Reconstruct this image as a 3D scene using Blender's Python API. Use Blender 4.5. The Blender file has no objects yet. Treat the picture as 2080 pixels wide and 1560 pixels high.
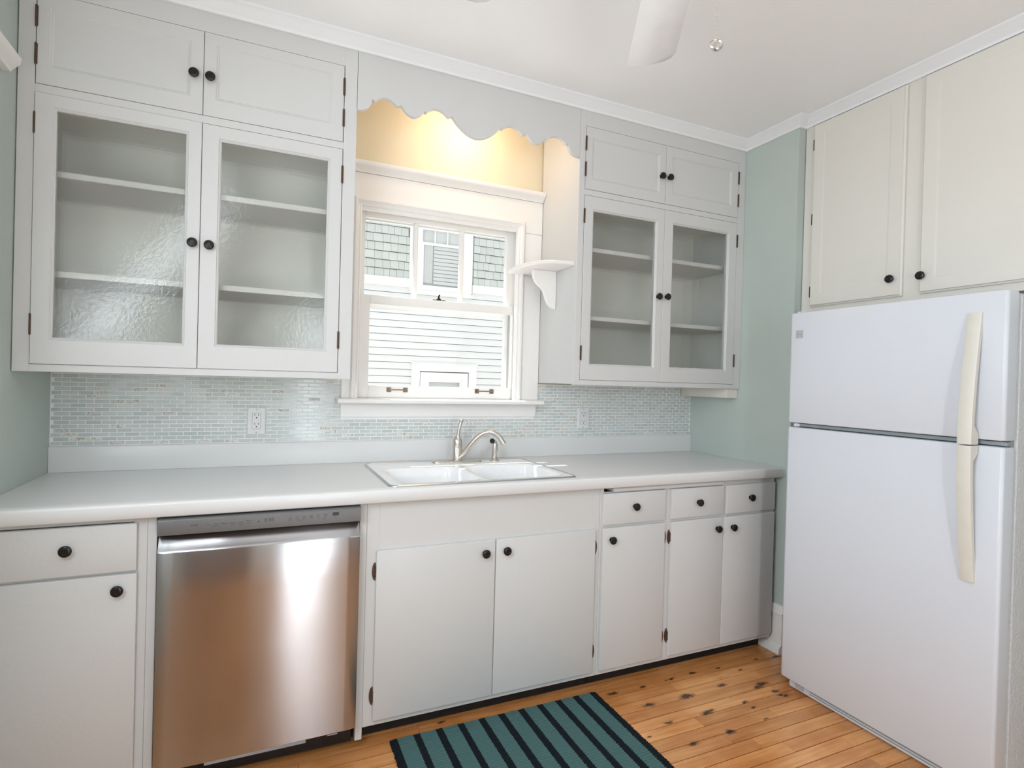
import bpy, bmesh, math, random
from mathutils import Vector, Matrix
random.seed(7)
sc = bpy.context.scene
col = sc.collection

# ------------------------------------------------------------------ camera
CAM = (0.16017, -2.45143, 1.29559)
cd = bpy.data.cameras.new('camera')
cam = bpy.data.objects.new('camera', cd)
col.objects.link(cam)
R = Matrix(((0.9239348, -0.022305, -0.3818992), (-0.3816191, 0.0158616, -0.9241836), (0.0266714, 0.9996254, 0.006143)))
cam.matrix_world = Matrix.Translation(CAM) @ R.to_4x4()
cd.sensor_width = 36.0
cd.lens = 36.0 * 1071.99 / 2080.0
cd.shift_x = (1040 - 972.23) / 2080.0
cd.shift_y = (779.05 - 780) / 2080.0
cd.clip_start = 0.05
sc.camera = cam

# ------------------------------------------------------------------ world, sun, daylight and fill lamps in the windows
w = bpy.data.worlds.new('sky')
sc.world = w
w.use_nodes = True
bg = w.node_tree.nodes['Background']
bg.inputs['Color'].default_value = (0.93, 0.965, 1.0, 1)
bg.inputs['Strength'].default_value = 1.3

sun = bpy.data.lights.new('sun', 'SUN')
sun.energy = 8.5
sun.angle = math.radians(1.0)
sun.color = (1.0, 0.99, 0.975)
so = bpy.data.objects.new('sun', sun)
col.objects.link(so)
so.rotation_euler = Vector((0.20, -0.41, -1.0)).to_track_quat('-Z', 'Y').to_euler()   # high, over the roof of the house next door

def area(name, loc, direction, sx, sy, power, color):
    l = bpy.data.lights.new(name, 'AREA')
    l.shape = 'RECTANGLE'
    l.size, l.size_y = sx, sy
    l.energy = power
    l.color = color
    o = bpy.data.objects.new(name, l)
    col.objects.link(o)
    o.location = loc
    o.rotation_euler = Vector(direction).to_track_quat('-Z', 'Z').to_euler()
    return o

area('rear_window_fill', (1.75, -3.66, 1.55), (0, 1, -1.0), 1.3, 1.2, 3, (0.86, 0.93, 1.0))  # added fill lamp in an unseen rear window, tilted towards the floor
area('daylight_rear_door', (0.66, -3.66, 1.06), (0, 1, 0), 0.17, 1.9, 17, (0.88, 0.95, 1.0))
area('side_window_fill_up', (-0.53, -2.1, 1.38), (1, 0, 1.0), 1.5, 0.5, 16, (0.91, 0.96, 1.0))  # added fill at the side window, tilted up to brighten the ceiling
area('side_window_fill_down', (-0.53, -2.1, 1.86), (1, 0, -0.8), 1.5, 0.45, 27, (0.82, 0.91, 1.0))  # second fill lamp added there, aimed down at floor and lower cabinets
bulb = bpy.data.lights.new('valance_bulb', 'POINT')
bulb.energy = 2.8
bulb.color = (1.0, 0.74, 0.50)
bulb.shadow_soft_size = 0.04
bo = bpy.data.objects.new('valance_bulb', bulb)
col.objects.link(bo)
bo.location = (1.05, -0.20, 2.50)

sc.view_settings.view_transform = 'Standard'
sc.view_settings.look = 'None'
sc.view_settings.gamma = 1.0
sc.view_settings.use_curve_mapping = False
sc.view_settings.exposure = 0.0

# ------------------------------------------------------------------ materials
def nodes(name):
    m = bpy.data.materials.new(name)
    m.use_nodes = True
    nt = m.node_tree
    return m, nt, nt.nodes['Principled BSDF']

def N(nt, t, **kw):
    n = nt.nodes.new(t)
    for k, v in kw.items():
        setattr(n, k, v)
    return n

def rgb(r, g, b):
    f = lambda c: (c / 255 / 12.92) if c / 255 <= 0.04045 else ((c / 255 + 0.055) / 1.055) ** 2.4
    return (f(r), f(g), f(b), 1)

def paint(name, c, rough=0.5, var=0.04, bump=0.03, scale=6.0, spec=0.4):
    m, nt, p = nodes(name)
    g = N(nt, 'ShaderNodeNewGeometry')
    n = N(nt, 'ShaderNodeTexNoise')
    n.inputs['Scale'].default_value = scale
    n.inputs['Detail'].default_value = 5
    nt.links.new(g.outputs['Position'], n.inputs['Vector'])
    mx = N(nt, 'ShaderNodeMix', data_type='RGBA')
    mx.inputs[6].default_value = tuple(x * (1 - var) for x in c[:3]) + (1,)
    mx.inputs[7].default_value = tuple(min(1, x * (1 + var)) for x in c[:3]) + (1,)
    nt.links.new(n.outputs['Fac'], mx.inputs[0])
    nt.links.new(mx.outputs[2], p.inputs['Base Color'])
    n2 = N(nt, 'ShaderNodeTexNoise')
    n2.inputs['Scale'].default_value = 90
    n2.inputs['Detail'].default_value = 3
    nt.links.new(g.outputs['Position'], n2.inputs['Vector'])
    b = N(nt, 'ShaderNodeBump')
    b.inputs['Strength'].default_value = bump
    b.inputs['Distance'].default_value = 0.01
    nt.links.new(n2.outputs['Fac'], b.inputs['Height'])
    nt.links.new(b.outputs['Normal'], p.inputs['Normal'])
    p.inputs['Roughness'].default_value = rough
    p.inputs['Specular IOR Level'].default_value = spec
    return m

def plain(name, c, rough=0.5, metal=0.0, spec=0.5):
    m, nt, p = nodes(name)
    n = N(nt, 'ShaderNodeTexNoise')
    n.inputs['Scale'].default_value = 25
    g = N(nt, 'ShaderNodeNewGeometry')
    nt.links.new(g.outputs['Position'], n.inputs['Vector'])
    mx = N(nt, 'ShaderNodeMix', data_type='RGBA')
    mx.inputs[6].default_value = tuple(x * 0.95 for x in c[:3]) + (1,)
    mx.inputs[7].default_value = tuple(min(1, x * 1.05) for x in c[:3]) + (1,)
    nt.links.new(n.outputs['Fac'], mx.inputs[0])
    nt.links.new(mx.outputs[2], p.inputs['Base Color'])
    p.inputs['Roughness'].default_value = rough
    p.inputs['Metallic'].default_value = metal
    p.inputs['Specular IOR Level'].default_value = spec
    return m

M = {}
M['white'] = paint('cabinet_white_paint', (0.64, 0.638, 0.63, 1), 0.42, 0.02, 0.05)
M['cream'] = paint('cream_cabinet_paint', (0.755, 0.73, 0.67, 1), 0.45, 0.02, 0.05)
M['inside'] = paint('cabinet_inside_paint', (0.86, 0.85, 0.80, 1), 0.6, 0.04, 0.05)
M['trim'] = paint('white_trim_paint', (0.89, 0.875, 0.85, 1), 0.35, 0.02, 0.03)
M['crown'] = paint('crown_white_paint', (0.84, 0.85, 0.86, 1), 0.35, 0.01, 0.02)
M['ceiling'] = paint('ceiling_white_paint', (0.935, 0.94, 0.94, 1), 0.85, 0.01, 0.06)
M['teal'] = paint('pale_teal_wall_paint', (0.515, 0.58, 0.54, 1), 0.6, 0.03, 0.10)
M['rear'] = paint('warm_brown_wall_paint', (0.30, 0.225, 0.185, 1), 0.6, 0.05, 0.1)
M['niche'] = paint('pale_yellow_wall_paint', (0.74, 0.675, 0.52, 1), 0.6, 0.02, 0.06)
M['counter'] = paint('white_laminate', (0.745, 0.745, 0.74, 1), 0.28, 0.01, 0.01)
M['enamel'] = plain('white_enamel', (0.93, 0.935, 0.94, 1), 0.12)
M['fridge'] = paint('white_fridge_enamel', (0.68, 0.71, 0.765, 1), 0.32, 0.01, 0.05, 6, 0.45)
M['fridge_side'] = paint('textured_fridge_side', (0.66, 0.67, 0.68, 1), 0.5, 0.03, 0.35)
M['gasket'] = plain('grey_gasket', (0.30, 0.34, 0.35, 1), 0.6)
M['handle_cream'] = plain('cream_plastic', (0.69, 0.67, 0.60, 1), 0.45)
M['badge'] = plain('grey_badge', (0.48, 0.48, 0.49, 1), 0.4)
M['badge_line'] = plain('grey_badge_line', (0.34, 0.34, 0.35, 1), 0.4)
M['black'] = plain('black_plastic', (0.008, 0.008, 0.009, 1), 0.35)
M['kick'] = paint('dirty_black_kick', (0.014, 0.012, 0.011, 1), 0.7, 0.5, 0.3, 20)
M['bronze'] = plain('dark_bronze', (0.018, 0.013, 0.013, 1), 0.30, 0.4)
M['hinge'] = paint('worn_brown_hinge', (0.085, 0.045, 0.025, 1), 0.5, 0.5, 0.3, 60)
M['hinge_dark'] = plain('dark_hinge', (0.03, 0.02, 0.016, 1), 0.45, 0.5)
M['brass'] = plain('antique_brass', (0.27, 0.21, 0.15, 1), 0.35, 0.9)
M['nickel'] = plain('brushed_nickel', (0.66, 0.62, 0.57, 1), 0.24, 1.0)
M['steelring'] = plain('steel_rim', (0.55, 0.56, 0.58, 1), 0.32, 1.0)
M['plate'] = plain('outlet_plastic', (0.76, 0.76, 0.75, 1), 0.4)
M['slot'] = plain('outlet_slot', (0.02, 0.02, 0.02, 1), 0.6)
M['print'] = plain('grey_print', (0.04, 0.04, 0.045, 1), 0.6)
M['print_faint'] = plain('faint_grey_print', (0.09, 0.088, 0.088, 1), 0.5)
M['sticker'] = plain('pale_sticker', (0.55, 0.60, 0.66, 1), 0.4)
M['grout'] = paint('pale_grout', (0.93, 0.935, 0.925, 1), 0.8, 0.03, 0.2)
M['siding'] = paint('white_siding_paint', (0.76, 0.77, 0.78, 1), 0.6, 0.03, 0.08)
M['shadowgap'] = plain('shadow_line_sheathing', (0.26, 0.27, 0.27, 1), 0.8)  # dark backing whose colour stands in for the lap shadow lines
M['exttrim'] = paint('white_exterior_trim', (0.88, 0.88, 0.88, 1), 0.5, 0.02, 0.05)
M['curtain'] = plain('sheer_curtain', (0.72, 0.72, 0.72, 1), 0.9)
M['room_dark'] = plain('dim_room', (0.60, 0.61, 0.62, 1), 0.9)
M['ground'] = paint('ground_concrete', (0.62, 0.61, 0.58, 1), 0.9, 0.1, 0.2)
M['jamb'] = paint('grey_brown_jamb_paint', (0.50, 0.46, 0.42, 1), 0.6, 0.1, 0.1)  # grey-brown, darker than the window trim
M['fan'] = plain('white_fan_blade', (0.82, 0.82, 0.82, 1), 0.22)

def steel():
    m, nt, p = nodes('brushed_stainless_steel')
    g = N(nt, 'ShaderNodeNewGeometry')
    mp = N(nt, 'ShaderNodeMapping')
    mp.inputs['Scale'].default_value = (2.0, 2.0, 900.0)
    nt.links.new(g.outputs['Position'], mp.inputs['Vector'])
    n = N(nt, 'ShaderNodeTexNoise')
    n.inputs['Scale'].default_value = 1.0
    n.inputs['Detail'].default_value = 2
    nt.links.new(mp.outputs['Vector'], n.inputs['Vector'])
    b = N(nt, 'ShaderNodeBump')
    b.inputs['Strength'].default_value = 0.02
    b.inputs['Distance'].default_value = 0.002
    nt.links.new(n.outputs['Fac'], b.inputs['Height'])
    nt.links.new(b.outputs['Normal'], p.inputs['Normal'])
    mx = N(nt, 'ShaderNodeMix', data_type='RGBA')
    mx.inputs[6].default_value = (0.41, 0.405, 0.415, 1)
    mx.inputs[7].default_value = (0.47, 0.465, 0.475, 1)
    nt.links.new(n.outputs['Fac'], mx.inputs[0])
    nt.links.new(mx.outputs[2], p.inputs['Base Color'])
    p.inputs['Metallic'].default_value = 1.0
    p.inputs['Roughness'].default_value = 0.19
    p.inputs['Anisotropic'].default_value = 1.0
    t = N(nt, 'ShaderNodeCombineXYZ')
    t.inputs[2].default_value = 1.0
    nt.links.new(t.outputs[0], p.inputs['Tangent'])
    return m
M['steel'] = steel()
M['panel'] = plain('satin_grey_panel', (0.15, 0.143, 0.14, 1), 0.45, 0.45)

def glass(name, hammered=False):
    m = bpy.data.materials.new(name)
    m.use_nodes = True
    nt = m.node_tree
    nt.nodes.clear()
    out = N(nt, 'ShaderNodeOutputMaterial')
    tr = N(nt, 'ShaderNodeBsdfTransparent')
    gl = N(nt, 'ShaderNodeBsdfGlossy')
    gl.inputs['Roughness'].default_value = 0.16 if hammered else 0.02
    lw = N(nt, 'ShaderNodeFresnel')
    lw.inputs['IOR'].default_value = 1.7 if hammered else 1.5
    mx = N(nt, 'ShaderNodeMixShader')
    tr.inputs['Color'].default_value = (0.98, 0.985, 0.97, 1) if hammered else (0.97, 0.98, 0.98, 1)
    if hammered:
        g = N(nt, 'ShaderNodeNewGeometry')
        n = N(nt, 'ShaderNodeTexNoise')
        n.inputs['Scale'].default_value = 80
        n.inputs['Detail'].default_value = 2
        n.inputs['Distortion'].default_value = 0.6
        nt.links.new(g.outputs['Position'], n.inputs['Vector'])
        b = N(nt, 'ShaderNodeBump')
        b.inputs['Strength'].default_value = 0.065
        b.inputs['Distance'].default_value = 0.01
        nt.links.new(n.outputs['Fac'], b.inputs['Height'])
        nt.links.new(b.outputs['Normal'], gl.inputs['Normal'])
        rf = N(nt, 'ShaderNodeBsdfRefraction')
        rf.inputs['IOR'].default_value = 1.10
        rf.inputs['Roughness'].default_value = 0.03
        rf.inputs['Color'].default_value = (0.97, 0.975, 0.96, 1)
        nt.links.new(b.outputs['Normal'], rf.inputs['Normal'])
        m2 = N(nt, 'ShaderNodeMixShader')
        m2.inputs[0].default_value = 0.45
        nt.links.new(tr.outputs[0], m2.inputs[1])
        nt.links.new(rf.outputs[0], m2.inputs[2])
        base = m2
    else:
        base = tr
    gb = N(nt, 'ShaderNodeNewGeometry')          # a thin pane: no second reflection on the way out
    fm = N(nt, 'ShaderNodeMath', operation='SUBTRACT')
    fm.inputs[0].default_value = 1.0
    nt.links.new(gb.outputs['Backfacing'], fm.inputs[1])
    ff = N(nt, 'ShaderNodeMath', operation='MULTIPLY')
    nt.links.new(lw.outputs[0], ff.inputs[0])
    nt.links.new(fm.outputs[0], ff.inputs[1])
    nt.links.new(ff.outputs[0], mx.inputs[0])
    nt.links.new(base.outputs[0], mx.inputs[1])
    nt.links.new(gl.outputs[0], mx.inputs[2])
    nt.links.new(mx.outputs[0], out.inputs['Surface'])
    return m
M['glass'] = glass('clear_window_glass')
M['hammered'] = glass('hammered_cabinet_glass', True)

def wood_floor():
    m, nt, p = nodes('worn_strip_wood')
    g = N(nt, 'ShaderNodeNewGeometry')
    oi = N(nt, 'ShaderNodeObjectInfo')
    # per-plank shift of the grain
    sh = N(nt, 'ShaderNodeCombineXYZ')
    mu = N(nt, 'ShaderNodeMath', operation='MULTIPLY')
    mu.inputs[1].default_value = 37.0
    nt.links.new(oi.outputs['Random'], mu.inputs[0])
    nt.links.new(mu.outputs[0], sh.inputs[0])
    nt.links.new(mu.outputs[0], sh.inputs[2])
    ad = N(nt, 'ShaderNodeVectorMath', operation='ADD')
    nt.links.new(g.outputs['Position'], ad.inputs[0])
    nt.links.new(sh.outputs[0], ad.inputs[1])
    mp = N(nt, 'ShaderNodeMapping')
    mp.inputs['Scale'].default_value = (3.0, 46.0, 8.0)
    nt.links.new(ad.outputs[0], mp.inputs['Vector'])
    n = N(nt, 'ShaderNodeTexNoise')
    n.inputs['Scale'].default_value = 1.0
    n.inputs['Detail'].default_value = 6
    n.inputs['Distortion'].default_value = 0.8
    nt.links.new(mp.outputs['Vector'], n.inputs['Vector'])
    cr = N(nt, 'ShaderNodeValToRGB')
    e = cr.color_ramp.elements
    e[0].position, e[0].color = 0.28, (0.62, 0.28, 0.095, 1)
    e[1].position, e[1].color = 0.72, (0.88, 0.48, 0.21, 1)
    nt.links.new(n.outputs['Fac'], cr.inputs['Fac'])
    # plank to plank tone
    cr2 = N(nt, 'ShaderNodeValToRGB')
    e = cr2.color_ramp.elements
    e[0].position, e[0].color = 0.0, (0.76, 0.67, 0.60, 1)
    e[1].position, e[1].color = 1.0, (1.12, 1.11, 1.10, 1)
    nt.links.new(oi.outputs['Random'], cr2.inputs['Fac'])
    mx = N(nt, 'ShaderNodeMix', data_type='RGBA', blend_type='MULTIPLY')
    mx.inputs[0].default_value = 1.0
    nt.links.new(cr.outputs['Color'], mx.inputs[6])
    nt.links.new(cr2.outputs['Color'], mx.inputs[7])
    # broad worn / re-varnished areas
    n3 = N(nt, 'ShaderNodeTexNoise')
    n3.inputs['Scale'].default_value = 3.2
    n3.inputs['Detail'].default_value = 3
    nt.links.new(g.outputs['Position'], n3.inputs['Vector'])
    cr3 = N(nt, 'ShaderNodeValToRGB')
    cr3.color_ramp.elements[0].position = 0.42
    cr3.color_ramp.elements[1].position = 0.66
    nt.links.new(n3.outputs['Fac'], cr3.inputs['Fac'])
    # old dark varnish and painted-in shade along the cabinet toe
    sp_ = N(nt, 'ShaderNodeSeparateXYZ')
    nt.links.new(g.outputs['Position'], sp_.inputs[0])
    varnish_shade = N(nt, 'ShaderNodeMapRange')
    varnish_shade.inputs['From Min'].default_value = -0.74
    varnish_shade.inputs['From Max'].default_value = -0.60
    varnish_shade.inputs['To Max'].default_value = 0.55
    nt.links.new(sp_.outputs[1], varnish_shade.inputs['Value'])
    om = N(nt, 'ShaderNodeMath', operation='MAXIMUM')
    nt.links.new(varnish_shade.outputs['Result'], om.inputs[0])
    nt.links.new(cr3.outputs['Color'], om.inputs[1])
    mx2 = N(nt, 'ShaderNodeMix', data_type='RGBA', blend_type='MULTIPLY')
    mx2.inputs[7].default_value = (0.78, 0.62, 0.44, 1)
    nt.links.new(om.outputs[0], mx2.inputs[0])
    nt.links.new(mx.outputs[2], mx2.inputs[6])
    # dark filled holes and knots, each with a place of its own in the boards
    nw = N(nt, 'ShaderNodeTexNoise')
    nw.inputs['Scale'].default_value = 42
    nw.inputs['Detail'].default_value = 3
    nt.links.new(g.outputs['Position'], nw.inputs['Vector'])
    ws = N(nt, 'ShaderNodeVectorMath', operation='SCALE')
    ws.inputs['Scale'].default_value = 0.022
    wc = N(nt, 'ShaderNodeVectorMath', operation='SUBTRACT')
    wc.inputs[1].default_value = (0.5, 0.5, 0.5)
    nt.links.new(nw.outputs['Color'], wc.inputs[0])
    nt.links.new(wc.outputs[0], ws.inputs[0])
    wp = N(nt, 'ShaderNodeVectorMath', operation='ADD')
    nt.links.new(g.outputs['Position'], wp.inputs[0])
    nt.links.new(ws.outputs[0], wp.inputs[1])
    marks = [(1.551, -0.644, 24), (1.704, -0.649, 14), (1.866, -0.642, 16), (1.834, -0.642, 9), (1.991, -0.639, 18),
             (2.139, -0.644, 14), (2.225, -0.694, 13), (2.373, -0.651, 12), (1.834, -0.765, 34), (1.643, -0.76, 26),
             (2.041, -0.757, 24), (2.218, -0.811, 30), (2.18, -0.822, 22), (2.225, -0.87, 18), (2.221, -0.895, 17),
             (2.238, -0.907, 16), (1.83, -0.88, 27), (1.855, -0.874, 15), (1.639, -0.875, 18), (2.034, -0.882, 15),
             (2.036, -0.921, 11), (2.019, -0.991, 12), (1.822, -0.999, 22), (1.639, -1.002, 22), (2.487, -0.664, 22),
             (1.515, -0.918, 9), (0.82, -0.575, 16), (0.40, -0.86, 20), (1.25, -1.6, 25), (0.5, -1.9, 22), (1.9, -1.7, 24)]
    prev = None
    for (x, y, r) in marks:
        s = N(nt, 'ShaderNodeVectorMath', operation='SUBTRACT')
        s.inputs[1].default_value = (x, y, 0)
        nt.links.new(wp.outputs[0], s.inputs[0])
        sc2 = N(nt, 'ShaderNodeVectorMath', operation='MULTIPLY')
        sc2.inputs[1].default_value = (1000.0 / (r * 1.2), 1000.0 / (r * 0.46), 0)
        nt.links.new(s.outputs[0], sc2.inputs[0])
        ln = N(nt, 'ShaderNodeVectorMath', operation='LENGTH')
        nt.links.new(sc2.outputs[0], ln.inputs[0])
        if prev is None:
            prev = ln.outputs['Value']
        else:
            mn = N(nt, 'ShaderNodeMath', operation='MINIMUM')
            nt.links.new(prev, mn.inputs[0])
            nt.links.new(ln.outputs['Value'], mn.inputs[1])
            prev = mn.outputs[0]
    mr = N(nt, 'ShaderNodeMapRange')
    mr.inputs['From Min'].default_value = 0.45
    mr.inputs['From Max'].default_value = 1.3
    mr.inputs['To Min'].default_value = 0.95
    mr.inputs['To Max'].default_value = 0.0
    nt.links.new(prev, mr.inputs['Value'])
    mx3 = N(nt, 'ShaderNodeMix', data_type='RGBA')
    mx3.inputs[7].default_value = (0.035, 0.022, 0.016, 1)
    nt.links.new(mr.outputs['Result'], mx3.inputs[0])
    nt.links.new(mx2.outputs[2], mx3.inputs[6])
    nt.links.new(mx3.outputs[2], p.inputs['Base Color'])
    b = N(nt, 'ShaderNodeBump')
    b.inputs['Strength'].default_value = 0.08
    b.inputs['Distance'].default_value = 0.004
    nt.links.new(n.outputs['Fac'], b.inputs['Height'])
    nt.links.new(b.outputs['Normal'], p.inputs['Normal'])
    p.inputs['Roughness'].default_value = 0.24
    return m
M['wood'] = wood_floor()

def tile_mat():
    m, nt, p = nodes('glass_and_stone_mosaic')
    oi = N(nt, 'ShaderNodeObjectInfo')
    g = N(nt, 'ShaderNodeNewGeometry')
    ad = N(nt, 'ShaderNodeMath', operation='ADD')
    nt.links.new(oi.outputs['Random'], ad.inputs[0])
    nt.links.new(g.outputs['Random Per Island'], ad.inputs[1])
    fr = N(nt, 'ShaderNodeMath', operation='FRACT')
    nt.links.new(ad.outputs[0], fr.inputs[0])
    cr = N(nt, 'ShaderNodeValToRGB')
    cr.color_ramp.interpolation = 'CONSTANT'
    els = [(0.0, (0.58, 0.615, 0.60)), (0.22, (0.61, 0.645, 0.63)), (0.45, (0.555, 0.60, 0.587)),
           (0.60, (0.635, 0.665, 0.645)), (0.80, (0.64, 0.67, 0.65)), (0.90, (0.74, 0.725, 0.675)), (0.97, (0.66, 0.65, 0.62))]
    cr.color_ramp.elements[0].position = 0.0
    cr.color_ramp.elements[0].color = els[0][1] + (1,)
    cr.color_ramp.elements[1].position = els[1][0]
    cr.color_ramp.elements[1].color = els[1][1] + (1,)
    for pos, c in els[2:]:
        e = cr.color_ramp.elements.new(pos)
        e.color = c + (1,)
    nt.links.new(fr.outputs[0], cr.inputs['Fac'])
    stone = N(nt, 'ShaderNodeMath', operation='GREATER_THAN')
    stone.inputs[1].default_value = 0.90
    nt.links.new(fr.outputs[0], stone.inputs[0])
    n = N(nt, 'ShaderNodeTexNoise')
    n.inputs['Scale'].default_value = 110
    n.inputs['Detail'].default_value = 4
    nt.links.new(g.outputs['Position'], n.inputs['Vector'])
    cr2 = N(nt, 'ShaderNodeValToRGB')
    cr2.color_ramp.elements[0].position = 0.35
    cr2.color_ramp.elements[0].color = (0.55, 0.5, 0.45, 1)
    cr2.color_ramp.elements[1].position = 0.52
    cr2.color_ramp.elements[1].color = (1, 1, 1, 1)
    nt.links.new(n.outputs['Fac'], cr2.inputs['Fac'])
    mx = N(nt, 'ShaderNodeMix', data_type='RGBA', blend_type='MULTIPLY')
    nt.links.new(stone.outputs[0], mx.inputs[0])
    nt.links.new(cr.outputs['Color'], mx.inputs[6])
    nt.links.new(cr2.outputs['Color'], mx.inputs[7])
    nt.links.new(mx.outputs[2], p.inputs['Base Color'])
    mr = N(nt, 'ShaderNodeMapRange')
    mr.inputs['To Min'].default_value = 0.16
    mr.inputs['To Max'].default_value = 0.55
    nt.links.new(stone.outputs[0], mr.inputs['Value'])
    nt.links.new(mr.outputs['Result'], p.inputs['Roughness'])
    return m
M['tile'] = tile_mat()

def shingle_mat():
    m, nt, p = nodes('pale_grey_green_shingle')
    oi = N(nt, 'ShaderNodeObjectInfo')
    cr = N(nt, 'ShaderNodeValToRGB')
    cr.color_ramp.elements[0].color = (0.56, 0.59, 0.575, 1)
    cr.color_ramp.elements[1].color = (0.62, 0.65, 0.63, 1)
    nt.links.new(oi.outputs['Random'], cr.inputs['Fac'])
    g = N(nt, 'ShaderNodeNewGeometry')
    mp = N(nt, 'ShaderNodeMapping')
    mp.inputs['Scale'].default_value = (150, 20, 6)
    nt.links.new(g.outputs['Position'], mp.inputs['Vector'])
    n = N(nt, 'ShaderNodeTexNoise')
    nt.links.new(mp.outputs['Vector'], n.inputs['Vector'])
    b = N(nt, 'ShaderNodeBump')
    b.inputs['Strength'].default_value = 0.3
    b.inputs['Distance'].default_value = 0.004
    nt.links.new(n.outputs['Fac'], b.inputs['Height'])
    nt.links.new(b.outputs['Normal'], p.inputs['Normal'])
    nt.links.new(cr.outputs['Color'], p.inputs['Base Color'])
    p.inputs['Roughness'].default_value = 0.8
    return m
M['shingle'] = shingle_mat()

STRIPES = [(0.600, 0.639), (0.698, 0.723), (0.782, 0.809), (0.868, 0.893), (0.952, 0.979), (1.034, 1.062),
           (1.119, 1.147), (1.203, 1.230), (1.287, 1.314), (1.369, 1.398), (1.452, 1.500)]
def rug_mat():
    m, nt, p = nodes('woven_teal_and_black_cotton')
    g = N(nt, 'ShaderNodeNewGeometry')
    sx = N(nt, 'ShaderNodeSeparateXYZ')
    nz = N(nt, 'ShaderNodeTexNoise')
    nz.inputs['Scale'].default_value = 160
    nt.links.new(g.outputs['Position'], nz.inputs['Vector'])
    sc1 = N(nt, 'ShaderNodeVectorMath', operation='SCALE')
    sc1.inputs['Scale'].default_value = 0.006
    nt.links.new(nz.outputs['Color'], sc1.inputs[0])
    ad = N(nt, 'ShaderNodeVectorMath', operation='ADD')
    nt.links.new(g.outputs['Position'], ad.inputs[0])
    nt.links.new(sc1.outputs[0], ad.inputs[1])
    nt.links.new(ad.outputs[0], sx.inputs[0])
    prev = None
    for a, b in STRIPES:
        c = N(nt, 'ShaderNodeMath', operation='COMPARE')
        c.inputs[1].default_value = (a + b) / 2 + 0.003
        c.inputs[2].default_value = (b - a) / 2
        nt.links.new(sx.outputs[0], c.inputs[0])
        if prev is None:
            prev = c.outputs[0]
        else:
            mm = N(nt, 'ShaderNodeMath', operation='MAXIMUM')
            nt.links.new(prev, mm.inputs[0])
            nt.links.new(c.outputs[0], mm.inputs[1])
            prev = mm.outputs[0]
    mx = N(nt, 'ShaderNodeMix', data_type='RGBA')
    mx.inputs[6].default_value = (0.080, 0.158, 0.155, 1)
    mx.inputs[7].default_value = (0.010, 0.014, 0.018, 1)
    nt.links.new(prev, mx.inputs[0])
    # yarn flecks
    mp = N(nt, 'ShaderNodeMapping')
    mp.inputs['Scale'].default_value = (130, 500, 1)
    nt.links.new(g.outputs['Position'], mp.inputs['Vector'])
    n2 = N(nt, 'ShaderNodeTexNoise')
    n2.inputs['Detail'].default_value = 3
    nt.links.new(mp.outputs['Vector'], n2.inputs['Vector'])
    cr = N(nt, 'ShaderNodeValToRGB')
    cr.color_ramp.elements[0].position = 0.3
    cr.color_ramp.elements[0].color = (0.5, 0.5, 0.5, 1)
    cr.color_ramp.elements[1].position = 0.7
    cr.color_ramp.elements[1].color = (1.35, 1.35, 1.35, 1)
    nt.links.new(n2.outputs['Fac'], cr.inputs['Fac'])
    m2 = N(nt, 'ShaderNodeMix', data_type='RGBA', blend_type='MULTIPLY')
    m2.inputs[0].default_value = 1.0
    nt.links.new(mx.outputs[2], m2.inputs[6])
    nt.links.new(cr.outputs['Color'], m2.inputs[7])
    nt.links.new(m2.outputs[2], p.inputs['Base Color'])
    p.inputs['Roughness'].default_value = 0.95
    p.inputs['Specular IOR Level'].default_value = 0.15
    return m
M['rug'] = rug_mat()

# ------------------------------------------------------------------ mesh helpers
WO = {}   # world origin of every object we make

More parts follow.
